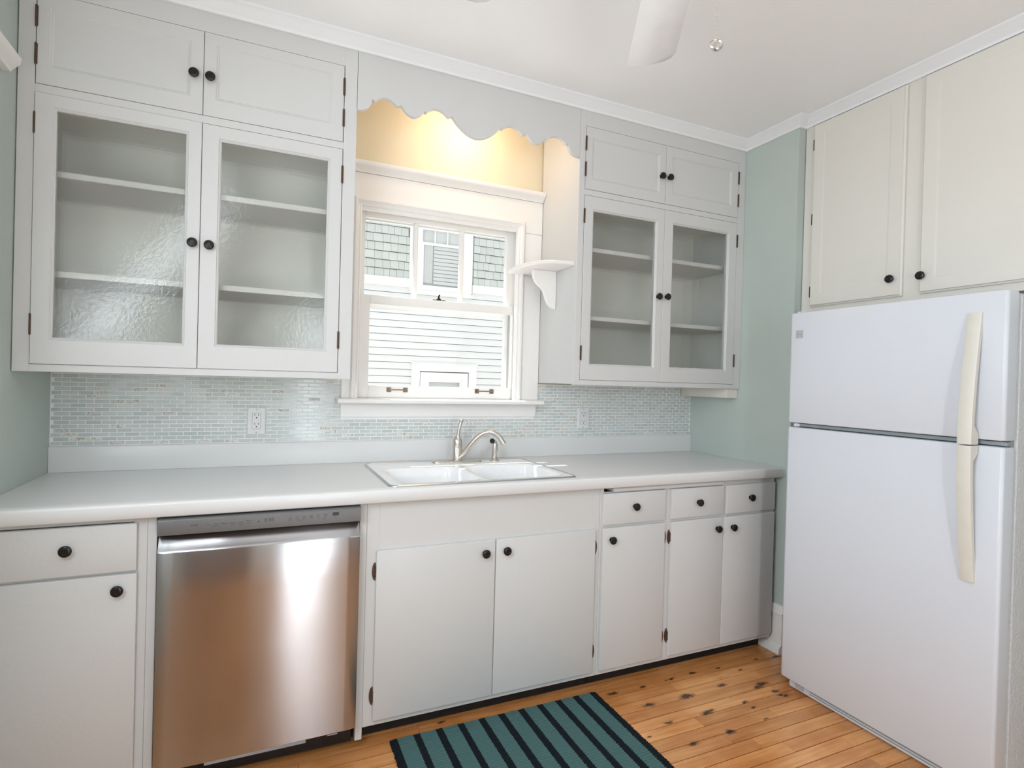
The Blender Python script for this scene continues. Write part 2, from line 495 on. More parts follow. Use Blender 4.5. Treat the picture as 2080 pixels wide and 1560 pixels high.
class MB:
    def __init__(self):
        self.v, self.f = [], []
    def box(self, x0, x1, y0, y1, z0, z1):
        i = len(self.v)
        for z in (z0, z1):
            self.v += [(x0, y0, z), (x1, y0, z), (x1, y1, z), (x0, y1, z)]
        self.f += [tuple(i + k for k in q) for q in ((3, 2, 1, 0), (4, 5, 6, 7), (0, 1, 5, 4), (1, 2, 6, 5), (2, 3, 7, 6), (3, 0, 4, 7))]
        return self
    def loops(self, ls, cap0=False, cap1=False, closed=True):
        n = len(ls[0])
        i = len(self.v)
        for l in ls:
            self.v += [tuple(p) for p in l]
        for a in range(len(ls) - 1):
            for k in range(n if closed else n - 1):
                k2 = (k + 1) % n
                self.f.append((i + a * n + k, i + a * n + k2, i + (a + 1) * n + k2, i + (a + 1) * n + k))
        if cap0:
            self.f.append(tuple(i + k for k in reversed(range(n))))
        if cap1:
            self.f.append(tuple(i + (len(ls) - 1) * n + k for k in range(n)))
        return self
    def prism(self, pts, fn, d0, d1):
        """pts: 2-D outline; fn(a, b, d) -> xyz"""
        return self.loops([[fn(a, b, d0) for a, b in pts], [fn(a, b, d1) for a, b in pts]], True, True)
    def lathe(self, origin, axis, prof, n=20):
        ax = Vector(axis).normalized()
        u = ax.orthogonal().normalized()
        w_ = ax.cross(u)
        o = Vector(origin)
        ls = []
        for r, h in prof:
            ls.append([o + ax * h + (u * math.cos(2 * math.pi * k / n) + w_ * math.sin(2 * math.pi * k / n)) * max(r, 1e-5) for k in range(n)])
        return self.loops(ls, prof[0][0] > 1e-4, prof[-1][0] > 1e-4)
    def tube(self, pts, rad, n=14):
        pts = [Vector(p) for p in pts]
        if not hasattr(rad, '__len__'):
            rad = [rad] * len(pts)
        ls = []
        prev = None
        for k, p in enumerate(pts):
            t = (pts[min(k + 1, len(pts) - 1)] - pts[max(k - 1, 0)]).normalized()
            if prev is None:
                u = t.orthogonal().normalized()
            else:
                u = (prev - t * prev.dot(t)).normalized()
            prev = u
            w_ = t.cross(u)
            ls.append([p + (u * math.cos(2 * math.pi * j / n) + w_ * math.sin(2 * math.pi * j / n)) * rad[k] for j in range(n)])
        return self.loops(ls, True, True)
    def mesh(self, name, mat, off=(0, 0, 0), bevel=0, seg=2, smooth=True, ang=35):
        me = bpy.data.meshes.new(name)
        me.from_pydata([(a - off[0], b - off[1], c - off[2]) for a, b, c in self.v], [], self.f)
        bm = bmesh.new()
        bm.from_mesh(me)
        bmesh.ops.recalc_face_normals(bm, faces=bm.faces)
        if bevel:
            es = [e for e in bm.edges if len(e.link_faces) == 2 and e.calc_face_angle(0) > math.radians(40)]
            bmesh.ops.bevel(bm, geom=es, offset=bevel, segments=seg, affect='EDGES', clamp_overlap=True)
        bm.to_mesh(me)
        bm.free()
        if smooth:
            me.shade_smooth()
            me.set_sharp_from_angle(angle=math.radians(ang))
        me.materials.append(mat if not isinstance(mat, str) else M[mat])
        return me
    def build(self, name, mat, parent=None, bevel=0, seg=2, smooth=True, ang=35, origin=None, kind=None):
        """parent decides the origin; a top-level mesh sits at `origin`"""
        if parent is not None:
            off = WO[parent.name]
        else:
            off = origin or (0, 0, 0)
        me = self.mesh(name, mat, off, bevel, seg, smooth, ang)
        o = bpy.data.objects.new(name, me)
        col.objects.link(o)
        WO[o.name] = off
        if parent is not None:
            o.parent = parent
        else:
            o.location = off
        if kind:
            o['kind'] = kind
        return o

def place(name, me, loc, parent):
    """an object that shares mesh data, put at world position loc"""
    o = bpy.data.objects.new(name, me)
    col.objects.link(o)
    b = WO[parent.name]
    o.parent = parent
    o.location = (loc[0] - b[0], loc[1] - b[1], loc[2] - b[2])
    WO[o.name] = tuple(loc)
    return o

def tag(o, label, cat, group=None, kind=None):
    o['label'] = label
    o['category'] = cat
    if group:
        o['group'] = group
    if kind:
        o['kind'] = kind
    return o

def thing(name, loc, label, cat, group=None, kind=None):
    o = bpy.data.objects.new(name, None)
    o.empty_display_size = 0.05
    col.objects.link(o)
    o.location = loc
    WO[o.name] = tuple(loc)
    return tag(o, label, cat, group, kind)

FR = lambda y0: (lambda a, d, c: (a, y0 - d, c))        # a face that looks towards -Y
SD = lambda x0: (lambda a, d, c: (x0 - d, a, c))        # a face that looks towards -X
def rect(fn, a0, a1, c0, c1, d):
    return [fn(a0, d, c0), fn(a1, d, c0), fn(a1, d, c1), fn(a0, d, c1)]

def slab_door(mb, fn, a0, a1, c0, c1, th, r=0.004, bev=0.004):
    """plain lipped door, front at d=0, thickness th, eased front edge"""
    mb.loops([rect(fn, a0, a1, c0, c1, -th), rect(fn, a0, a1, c0, c1, -bev),
              rect(fn, a0 + bev * .3, a1 - bev * .3, c0 + bev * .3, c1 - bev * .3, -bev * .3),
              rect(fn, a0 + bev, a1 - bev, c0 + bev, c1 - bev, 0)], True, True)

def framed_door(mb, fn, a0, a1, c0, c1, o, th=0.02, glass=False, depth=0.007, bead=0.009):
    """frame with an inner bead; o = opening (a0,a1,c0,c1); solid sunk panel, or open for a pane"""
    e = 0.0015
    b0 = (o[0] - bead, o[1] + bead, o[2] - bead, o[3] + bead)
    ls = [rect(fn, a0, a1, c0, c1, -th), rect(fn, a0, a1, c0, c1, -e), rect(fn, a0 + e, a1 - e, c0 + e, c1 - e, 0),
          rect(fn, *b0, 0), rect(fn, b0[0] + bead * .35, b0[1] - bead * .35, b0[2] + bead * .35, b0[3] - bead * .35, -depth * .55),
          rect(fn, b0[0] + bead * .55, b0[1] - bead * .55, b0[2] + bead * .55, b0[3] - bead * .55, -depth * .45),
          rect(fn, *o, -depth)]
    if glass:
        ls += [rect(fn, *o, -th)]
        mb.loops(ls)
        mb.loops([rect(fn, a0, a1, c0, c1, -th), rect(fn, *o, -th)])
    else:
        mb.loops(ls, True, True)

# shared small hardware
knob_me = MB().lathe((0, 0, 0), (0, -1, 0), [(0.0095, 0), (0.0095, 0.0012), (0.006, 0.0025), (0.0048, 0.007), (0.006, 0.010), (0.0120, 0.0120),
                                             (0.0162, 0.0143), (0.0167, 0.0165), (0.0152, 0.0195), (0.011, 0.0215), (0.0075, 0.0219), (0.0065, 0.0210), (0, 0.0210)], 24).mesh('knob', 'bronze')
knob_side_me = MB().lathe((0, 0, 0), (-1, 0, 0), [(0.0095, 0), (0.0095, 0.0012), (0.006, 0.0025), (0.0048, 0.007), (0.006, 0.010), (0.0120, 0.0120),
                                                  (0.0162, 0.0143), (0.0167, 0.0165), (0.0152, 0.0195), (0.011, 0.0215), (0.0075, 0.0219), (0.0065, 0.0210), (0, 0.0210)], 24).mesh('knob', 'bronze')
def barrel(h):
    m = MB()
    m.lathe((0, -0.003, -h / 2), (0, 0, 1), [(0.0012, -0.003), (0.0033, 0), (0.0033, h * .31), (0.0028, h * .315), (0.0033, h * .32), (0.0033, h * .67),
                                             (0.0028, h * .675), (0.0033, h * .68), (0.0033, h), (0.0012, h + 0.003)], 12)
    m.box(-0.0042, 0.0042, -0.0010, 0.0, -h / 2, h / 2)
    return m
hinge_me = barrel(0.064).mesh('hinge', 'hinge')
def lip_hinge(sgn):
    """decorative surface leaf with pointed ends plus its pin"""
    m = MB()
    pts = []
    for k in range(13):
        t = k / 12
        z = -0.031 + 0.062 * t
        pts.append((sgn * -(0.004 + 0.0085 * math.sin(math.pi * t) ** 0.6), z))
    pts += [(sgn * 0.001, 0.031), (sgn * 0.001, -0.031)]
    m.prism(pts, lambda a, b, d: (a, -d, b), 0.0, 0.003)
    m.lathe((sgn * 0.001, -0.005, -0.019), (0, 0, 1), [(0.002, -0.002), (0.0045, 0), (0.0045, 0.012), (0.0036, 0.013), (0.0045, 0.014), (0.0045, 0.026), (0.0036, 0.027), (0.0045, 0.028), (0.0045, 0.038), (0.002, 0.04)], 10)
    for z in (-0.018, 0.018):
        m.lathe((sgn * -0.007, -0.003, z), (0, -1, 0), [(0.0022, 0), (0.0018, 0.001), (0, 0.0013)], 8)
    return m
lip_l = lip_hinge(1).mesh('hinge', 'hinge')
lip_r = lip_hinge(-1).mesh('hinge', 'hinge')
sidehinge_me = MB().lathe((-0.003, 0, -0.024), (0, 0, 1), [(0.0015, -0.003), (0.004, 0), (0.004, 0.015), (0.0034, 0.0155), (0.004, 0.016), (0.004, 0.032), (0.0034, 0.0325), (0.004, 0.033), (0.004, 0.048), (0.0015, 0.051)], 10).box(-0.0012, 0, -0.009, 0.004, -0.024, 0.024).mesh('hinge', 'hinge_dark')

# ------------------------------------------------------------------ room shell
XL, XR, XA = -0.568, 2.55, 2.596     # left wall, right wall, alcove front
ZC, YR = 2.61, -3.7
HX0, HX1, HZ0, HZ1 = 0.56, 1.41, 1.175, 2.10      # window hole
WT = 0.16
m = MB()
m.box(XL - .2, HX0, 0, WT, -.2, ZC + .1).box(HX1, 3.2, 0, WT, -.2, ZC + .1).box(HX0, HX1, 0, WT, -.2, HZ0).box(HX0, HX1, 0, WT, HZ1, ZC + .1)
wall_back = m.build('wall_back', 'niche', kind='structure', smooth=False)
tag(wall_back, 'pale yellow back wall with mosaic tile backsplash around the sink window', 'wall')
m = MB()   # left wall with a window hole out of the frame
m.box(XL - .15, XL, YR, -2.9, -.1, ZC + .1).box(XL - .15, XL, -0.75, 0, -.1, ZC + .1).box(XL - .15, XL, -2.9, -.75, -.1, 1.1).box(XL - .15, XL, -2.9, -.75, 2.12, ZC + .1)
tag(m.build('wall_left', 'teal', kind='structure', smooth=False), 'pale teal wall at the left end of the counter', 'wall')
m = MB()
m.box(XR, XR + .6, -0.66, 0, -.1, ZC + .1)
m.box(3.02, 3.15, -1.80, -0.66, -.1, ZC + .1)
m.box(XA, 3.15, YR, -1.80, -.1, ZC + .1)
tag(m.build('wall_right', 'teal', kind='structure', smooth=False), 'pale teal wall beside and behind the white refrigerator', 'wall')
m = MB()   # wall behind the camera: a half glazed door and an added window opening for fill
m.box(XL - .15, 0.2, YR - .15, YR, -.1, ZC + .1).box(1.10, 1.12, YR - .15, YR, -.1, ZC + .1).box(2.42, 3.2, YR - .15, YR, -.1, ZC + .1)
m.box(0.2, 1.10, YR - .15, YR, 2.06, ZC + .1).box(1.12, 2.42, YR - .15, YR, -.1, 0.92).box(1.12, 2.42, YR - .15, YR, 2.18, ZC + .1)
tag(m.build('wall_rear', 'rear', kind='structure', smooth=False), 'brown wall behind the viewer', 'wall')
tag(MB().box(XL - .2, 3.2, YR - .2, WT, ZC, ZC + .12).build('ceiling', 'ceiling', kind='structure', smooth=False), 'smooth white ceiling over the kitchen', 'ceiling')

# floor: every board its own plank
floor = MB().box(XL - .1, 3.15, YR - .1, 0.1, -0.14, -0.019).build('floor', 'kick', kind='structure', smooth=False)
tag(floor, 'worn orange brown strip wood floor with dark knots', 'floor')
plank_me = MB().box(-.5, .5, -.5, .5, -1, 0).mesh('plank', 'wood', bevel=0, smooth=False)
PW = 0.0553
row, y = 0, -0.50
rnd = random.Random(11)
while y > YR:
    x = XL - rnd.uniform(0, 0.5)
    xe = 3.02 if -1.8 < y < -0.66 else XA
    while x < xe:
        L = rnd.uniform(0.45, 1.15)
        a, b = max(x, XL), min(x + L, xe)
        if b - a > 0.06:
            dz = rnd.uniform(-0.0008, 0.0)
            o = place('plank', plank_me, ((a + b) / 2, y - PW / 2, dz), floor)
            o.scale = (b - a - 0.0012, PW - 0.0034, 0.018)
        x += L
    y -= PW
    row += 1

# backsplash mosaic
TZ0, TP, TX = 1.006, 0.0161, 0.0508
grout = MB().box(XL, 0.50, -0.0070, 0, 1.000, 1.2835).box(1.488, XR, -0.0070, 0, 1.000, 1.2835).box(0.50, 1.488, -0.0070, 0, 1.000, 1.116).build('grout_bed', 'grout', wall_back, smooth=False)
def tile_loops(mb, x0, x1, z0, z1):
    e = 0.0011
    fn = FR(0)
    mb.loops([rect(fn, x0, x1, z0, z1, 0.003), rect(fn, x0, x1, z0, z1, 0.0072), rect(fn, x0 + e, x1 - e, z0 + e, z1 - e, 0.0084)], False, True)
tm = MB()
tile_loops(tm, -.5, .5, -.5, .5)
def unit_tile(wd, ht):
    q = MB()
    tile_loops(q, -wd / 2, wd / 2, -ht / 2, ht / 2)
    return q.mesh('tile', 'tile', smooth=False)
full_tile = unit_tile(TX - 0.0028, TP - 0.0030)
cells = []
for r_ in range(17):
    z0 = TZ0 + r_ * TP
    off = 0.0 if r_ % 2 == 0 else TX / 2
    x = -0.532 - TX + off - (TX / 2 if r_ % 2 else 0) - TX / 2 * 0
    x = -0.532 - TX + (TX / 2 if r_ % 2 else 0)
    while x < XR:
        a, b = max(x, XL + .002), min(x + TX, XR - .001)
        x += TX
        spans = [(a, b)]
        if z0 + TP > 1.116:
            spans = []
            if a < 0.499:
                spans.append((a, min(b, 0.499)))
            if b > 1.489:
                spans.append((max(a, 1.489), b))
        for s, t in spans:
            if t - s > 0.010:
                cells.append((s, t, z0))
def dist(c):
    return ((c[0] + c[1]) / 2 - CAM[0]) ** 2 + CAM[1] ** 2
cells.sort(key=dist)
# the 290 that show largest singly, the rest as one piece
rest = MB()
tile_cache = {}
for k, (s, t, z0) in enumerate(cells):
    if k < 290:
        wd = round(t - s - 0.0028, 4)
        if abs(wd - (TX - 0.0028)) < 2e-4:
            me = full_tile
        else:
            me = tile_cache.get(wd) or unit_tile(wd, TP - 0.0030)
            tile_cache[wd] = me
        place('tile', me, ((s + t) / 2, 0, z0 + TP / 2), wall_back)
    else:
        tile_loops(rest, s + 0.0014, t - 0.0014, z0 + 0.0015, z0 + TP - 0.0015)
rest.build('tile_field', 'tile', wall_back, smooth=False, kind='stuff')

# crown moulding
CP = [(0, 2.560), (0.009, 2.560), (0.011, 2.570), (0.018, 2.576), (0.030, 2.590), (0.037, 2.596), (0.043, 2.600), (0.043, 2.6095), (0, 2.6095)]
t1 = MB()
stations = [lambda a, b: (XL + .001, -0.3565 - a, b), lambda a, b: (XR - .0005 - a, -0.3565 - a, b), lambda a, b: (XR - .0005 - a, -0.6605 - a, b),
            lambda a, b: (XA - .0015 - a, -0.6605 - a, b), lambda a, b: (XA - .0015 - a, YR + .001, b)]
t1.loops([[st(a, b) for a, b in CP] for st in stations], True, True)
tag(t1.build('trim_1', 'crown', kind='structure', ang=25), 'white crown moulding under the ceiling along the cabinets and teal wall', 'crown moulding')

bb = MB()
bb.box(2.533, XR, -0.658, -0.001, 0, 0.178)
bb.prism([(0, 0.178), (0.019, 0.178), (0.021, 0.190), (0.012, 0.200), (0.008, 0.228), (0, 0.230)], lambda a, b, d: (XR - a, d, b), -0.658, -0.001)
base_r = bb.build('baseboard_right', 'trim', kind='structure')
MB().prism([(0.016, 0), (0.036, 0), (0.034, 0.022), (0.026, 0.036), (0.017, 0.040)], lambda a, b, d: (XR - a, d, b), -0.658, -0.001).build('shoe_moulding', 'trim', base_r)
tag(base_r, 'tall white baseboard between the base cabinets and refrigerator', 'baseboard')

# ------------------------------------------------------------------ sink window
win = thing('window_1', (0.985, 0, 1.2), 'white double hung window over the sink with three panes on top', 'window', kind='structure')
m = MB()
m.box(0.497, 0.560, -0.018, 0, 1.2, 2.06).box(1.372, 1.502, -0.018, 0, 1.2, 2.06)
m.build('casing', 'trim', win, bevel=0.0015)
MB().box(0.484, 1.502, -0.019, 0, 2.061, 2.226).build('head_board', 'trim', win, bevel=0.0015)
m = MB()
m.prism([(0, 2.227), (0.022, 2.227), (0.026, 2.236), (0.036, 2.246), (0.046, 2.252), (0.050, 2.256), (0.050, 2.272), (0, 2.276)], lambda a, b, d: (d, -a, b), 0.484, 1.502)
m.build('head_cap', 'trim', win, ang=50)
# stepped moulding round the sashes
P = [(0.0, 0.0), (0.0, 0.030), (0.006, 0.036), (0.014, 0.036), (0.016, 0.030), (0.024, 0.026), (0.030, 0.028), (0.036, 0.022), (0.036, 0.0)]
ls = []
for a, d in P:   # a runs inwards, d towards the room
    x0, x1, z0, z1 = 0.534 + a, 1.396 - a, 1.2, 2.113 - a
    ls.append([(x0, -d, z0), (x0, -d, z1), (x1, -d, z1), (x1, -d, z0)])
MB().loops(ls, closed=False).build('stop_moulding', 'trim', win, ang=25)
# jamb liner
m = MB()
m.box(0.558, 0.572, -0.005, WT, 1.178, 2.095).box(1.392, 1.408, -0.005, WT, 1.178, 2.095).box(0.572, 1.392, -0.005, WT, 2.082, 2.095)
m.box(0.572, 1.392, 0.02, WT, 1.178, 1.199)
m.build('jamb', 'trim', win)
m = MB()
m.box(1.384, 1.392, 0.092, WT + .03, 1.2, 2.082).box(0.572, 0.580, 0.092, WT + .03, 1.2, 2.082)
m.build('blind_stop', 'jamb', win)
def sash(name, y0, y1, o, glassrects, mat='trim'):
    """o outer x0,x1,z0,z1; bars between the glass rectangles"""
    mb = MB()
    x0, x1, z0, z1 = o
    gx0, gx1 = min(g[0] for g in glassrects), max(g[1] for g in glassrects)
    gz0, gz1 = min(g[2] for g in glassrects), max(g[3] for g in glassrects)
    mb.box(x0, gx0, y0, y1, z0, z1).box(gx1, x1, y0, y1, z0, z1).box(gx0, gx1, y0, y1, z0, gz0).box(gx0, gx1, y0, y1, gz1, z1)
    s = mb.build(name, mat, win, bevel=0.003)
    for (a, b, c, d) in glassrects:
        MB().box(a - .004, b + .004, (y0 + y1) / 2 - .0015, (y0 + y1) / 2 + .0015, c - .004, d + .004).build('pane', 'glass', s, smooth=False)
    return s
up = sash('upper_sash', 0.052, 0.086, (0.574, 1.390, 1.645, 2.081), [(0.600, 0.837, 1.682, 2.052), (0.857, 1.077, 1.682, 2.052), (1.097, 1.335, 1.682, 2.052)])
for xm in (0.847, 1.087):
    MB().box(xm - .010, xm + .010, 0.052, 0.086, 1.682, 2.052).build('muntin', 'trim', up, bevel=0.004)
lo = sash('lower_sash', 0.012, 0.048, (0.574, 1.391, 1.200, 1.680), [(0.622, 1.360, 1.258, 1.640)])
for xc in (0.760, 1.209):
    lf = MB()
    for s in (-1, 1):
        lf.box(xc + s * .040 - .011, xc + s * .040 + .011, 0.0085, 0.012, 1.229, 1.251)
        lf.box(xc + s * .040 - .005, xc + s * .040 + .005, -0.006, 0.0085, 1.236, 1.246)
        for zz in (1.233, 1.247):
            lf.lathe((xc + s * .048, 0.0085, zz), (0, -1, 0), [(0.002, 0), (0.0015, 0.001), (0, 0.0012)], 8)
    lf.tube([(xc - .040, -0.006, 1.241), (xc - .02, -0.011, 1.241), (xc + .02, -0.011, 1.241), (xc + .040, -0.006, 1.241)], 0.003, 10)
    lf.build('sash_lift', 'brass', lo, bevel=0.0008, seg=1)
lk = MB().box(0.930, 0.992, 0.018, 0.044, 1.680, 1.684)
lk.lathe((0.962, 0.032, 1.684), (0, 0, 1), [(0.011, 0), (0.011, 0.006), (0.006, 0.010), (0, 0.011)], 14)
lk.tube([(0.962, 0.032, 1.690), (0.958, 0.022, 1.700), (0.961, 0.014, 1.708)], [0.005, 0.0045, 0.003], 10)
lk.build('sash_lock', 'hinge_dark', lo)
m = MB()
m.box(0.580, 1.384, 0.118, 0.140, 1.2, 1.226).box(0.580, 1.384, 0.118, 0.140, 2.056, 2.082).box(0.580, 0.604, 0.118, 0.140, 1.226, 2.056).box(1.362, 1.384, 0.118, 0.140, 1.226, 2.056)
m.box(0.604, 1.362, 0.118, 0.140, 1.630, 1.652)
m.build('storm_frame', 'exttrim', win, bevel=0.002)
m = MB()
m.prism([(0.048, 1.176), (-0.082, 1.176), (-0.090, 1.181), (-0.092, 1.188), (-0.090, 1.195), (-0.083, 1.1995), (0.012, 1.1995), (0.012, 1.1785), (0.048, 1.1785)], lambda a, b, d: (d, a, b), 0.475, 1.500)
m.build('stool', 'trim', win)
MB().box(0.496, 1.490, -0.022, 0, 1.114, 1.176).build('apron', 'trim', win, bevel=0.002)

# side window out of the frame: only the end of its head cap shows
w2 = thing('window_2', (XL, -1.8, 1.1), 'white capped window trim end at the upper edge of the left wall', 'window', kind='structure')
MB().prism([(0, 2.178), (0.020, 2.178), (0.024, 2.186), (0.034, 2.196), (0.042, 2.204), (0.045, 2.222), (0, 2.226)], lambda a, b, d: (XL + a, d, b), -3.17, -0.450).build('head_cap', 'trim', w2, ang=50)
MB().box(XL, XL + .018, -3.02, -.63, 2.10, 2.178).box(XL, XL + .018, -.75, -.65, 1.1, 2.1).box(XL, XL + .018, -3.0, -2.9, 1.1, 2.1).box(XL - .02, XL + .05, -3.05, -.655, 1.06, 1.1).build('casing', 'trim', w2, bevel=0.0015)
# rear door, plus an added rear window for fill light, out of the frame
d1 = thing('door_1', (0.65, YR, 0), 'white rear door with a tall glass light behind the viewer', 'door', kind='structure')
dm = MB()
dm.box(0.20, 0.46, YR - .06, YR - .02, 0.005, 2.055).box(0.86, 1.10, YR - .06, YR - .02, 0.005, 2.055).box(0.46, 0.86, YR - .06, YR - .02, 0.005, 0.11).box(0.46, 0.86, YR - .06, YR - .02, 2.0, 2.055)
dm.build('door_leaf', 'trim', d1, bevel=0.002)
MB().box(0.455, 0.865, YR - .042, YR - .038, 0.105, 2.005).build('pane', 'glass', d1, smooth=False)
w3 = thing('fill_window', (1.77, YR, 0.92), 'unseen white rear window added behind the viewer for fill light', 'window', kind='structure')
MB().box(1.12, 1.17, YR - .08, YR - .02, 0.92, 2.18).box(2.37, 2.42, YR - .08, YR - .02, 0.92, 2.18).box(1.17, 2.37, YR - .08, YR - .02, 0.92, 0.97).box(1.17, 2.37, YR - .08, YR - .02, 2.13, 2.18).box(1.17, 2.37, YR - .07, YR - .03, 1.53, 1.57).build('frame', 'trim', w3, bevel=0.002)
MB().box(1.165, 2.375, YR - .052, YR - .048, 0.965, 2.135).build('pane', 'glass', w3, smooth=False)

# ------------------------------------------------------------------ neighbouring house seen through the window
NY = 4.0
nb = thing('neighbouring_house', (2.2, NY, -0.3), 'white and grey shingled house wall seen outside through the window', 'house')
MB().box(-3, 8, NY + .03, NY + .25, -0.3, 3.9).build('sheathing', 'shadowgap', nb, smooth=False)
SP = 0.0862
def lap(x0, x1, z0, z1):
    q = MB()
    q.loops([[(x0, NY - .004, z0), (x0, NY + .03, z0), (x0, NY + .03, z1), (x0, NY + .008, z1)],
             [(x1, NY - .004, z0), (x1, NY + .03, z0), (x1, NY + .03, z1), (x1, NY + .008, z1)]], True, True)
    return q
lap_me = {}
def lap_board(x0, x1, z0):
    key = (round(x1 - x0, 3))
    if key not in lap_me:
        q = lap(-(x1 - x0) / 2, (x1 - x0) / 2, 0, SP - .0055)  # stops short of the next board; dark backing paints the lap shadow
        q.v = [(a, b - NY, c) for a, b, c in q.v]
        lap_me[key] = q.mesh('siding_board', 'siding', smooth=False)
    place('siding_board', lap_me[key], ((x0 + x1) / 2, NY, z0), nb)
z = 1.239 - 17 * SP
while z < 2.41:
    if z < 1.47:
        lap_board(-0.4, 1.905, z)
        lap_board(2.782, 5.2, z)
    elif z + SP > 2.37:
        lap_board(-0.4, 1.875, z)
        lap_board(2.70, 5.2, z)
    else:
        lap_board(-0.4, 5.2, z)
    z += SP
MB().box(-0.4, 1.868, NY - .022, NY + .03, 2.432, 2.540).build('band_board', 'exttrim', nb, bevel=0.003)
MB().box(2.700, 5.2, NY - .022, NY + .03, 2.432, 2.540).build('band_board', 'exttrim', nb, bevel=0.003)
shingle_cache = {}
rs = random.Random(5)
SH = 0.1055
def shingles(x0, x1, single):
    r_ = 0
    z = 2.541
    while z < 3.75:
        x = x0 - rs.uniform(0, 0.09)
        while x < x1:
            wd = rs.choice((0.072, 0.085, 0.096, 0.105, 0.118))
            a, b = max(x, x0), min(x + wd, x1)
            if b - a > 0.02:
                key = round(b - a, 3)
                if key not in shingle_cache:
                    h = key / 2 - 0.0015
                    q = MB().loops([[(-h, -.006, 0), (-h, .03, 0), (-h, .03, SH - .008), (-h, .006, SH - .008)], [(h, -.006, 0), (h, .03, 0), (h, .03, SH - .008), (h, .006, SH - .008)]], True, True)  # short of its course, so the dark backing reads as a shadow line
                    shingle_cache[key] = q.mesh('shingle', 'shingle', smooth=False)
                place('shingle', shingle_cache[key], ((a + b) / 2, NY + rs.uniform(-.002, .002), z + rs.uniform(-.002, .002)), nb)
            x += wd
        z += SH
shingles(0.75, 1.846, True)
shingles(2.712, 3.75, True)
m = MB()   # casing of the upper neighbour window
m.box(1.846, 1.886, NY - .01, NY + .03, 2.40, 3.75).box(1.886, 2.006, NY - .03, NY + .03, 2.40, 3.75).box(2.520, 2.672, NY - .03, NY + .03, 2.40, 3.75)
m.box(1.86, 2.69, NY - .05, NY + .03, 2.356, 2.402).box(2.674, 2.700, NY + .0, NY + .03, 2.42, 3.75)
nw = m.build('house_window', 'exttrim', nb, bevel=0.003)
MB().box(2.006, 2.520, NY - .012, NY + .02, 2.402, 2.480).box(2.006, 2.026, NY - .012, NY + .02, 2.48, 3.0).box(2.505, 2.520, NY - .012, NY + .02, 2.48, 3.0).box(2.006, 2.520, NY - .016, NY + .02, 2.990, 3.022).build('lower_sash', 'exttrim', nw, bevel=0.002)
MB().box(2.165, 2.178, NY - .010, NY + .01, 3.022, 3.6).box(2.334, 2.347, NY - .010, NY + .01, 3.022, 3.6).box(2.006, 2.520, NY - .010, NY + .01, 3.182, 3.194).box(2.006, 2.520, NY - .010, NY + .01, 3.42, 3.6).build('grid_bar', 'exttrim', nw)
MB().box(2.02, 2.51, NY + .004, NY + .008, 2.47, 3.45).build('pane', 'glass', nw, smooth=False)
MB().box(2.0, 2.53, NY + .026, NY + .03, 2.40, 3.6).build('room', 'room_dark', nw, smooth=False)
def drape(x0, x1, z0, z1, y, amp, waves, mb):
    n = 40
    a = [(x0 + (x1 - x0) * k / n, y + amp * math.sin(waves * 2 * math.pi * k / n)) for k in range(n + 1)]
    mb.loops([[(p, q, z0) for p, q in a], [(p, q, z1) for p, q in a]], closed=False)
mb = MB()
drape(2.03, 2.155, 2.515, 3.45, NY + .017, 0.006, 4, mb)
mb.build('curtain', 'curtain', nw)
for k in range(10):
    MB().box(2.165, 2.50, NY + .012, NY + .020, 2.505 + k * 0.049, 2.546 + k * 0.049).build('blind_slat', 'curtain', nw, smooth=False)
mb = MB()
drape(2.02, 2.51, 3.02, 3.45, NY + .015, 0.006, 9, mb)
mb.build('curtain', 'curtain', nw)
m = MB()   # lower neighbour window
m.box(1.905, 2.012, NY - .03, NY + .03, 0.3, 1.392).box(2.676, 2.782, NY - .03, NY + .03, 0.3, 1.392).box(1.905, 2.782, NY - .03, NY + .03, 1.392, 1.486).box(1.895, 2.792, NY - .045, NY + .03, 1.486, 1.500)
lw_ = m.build('house_window', 'exttrim', nb, bevel=0.003)
MB().box(2.022, 2.104, NY - .016, NY + .02, 0.4, 1.380).box(2.586, 2.666, NY - .016, NY + .02, 0.4, 1.380).box(2.104, 2.586, NY - .016, NY + .02, 1.283, 1.380).box(2.104, 2.140, NY - .008, NY + .02, 0.4, 1.283).box(2.555, 2.586, NY - .008, NY + .02, 0.4, 1.283).box(2.14, 2.555, NY - .008, NY + .02, 1.258, 1.283).build('sash', 'exttrim', lw_, bevel=0.002)
MB().box(2.13, 2.57, NY + .004, NY + .008, 0.4, 1.27).build('pane', 'glass', lw_, smooth=False)
MB().box(2.1, 2.6, NY + .026, NY + .03, 0.4, 1.30).build('room', 'room_dark', lw_, smooth=False)
gd = MB().box(-8, 12, WT + .02, NY + .2, -0.45, -0.3).build('ground', 'ground', kind='structure', smooth=False)
tag(gd, 'strip of ground between the kitchen and the house next door', 'ground')

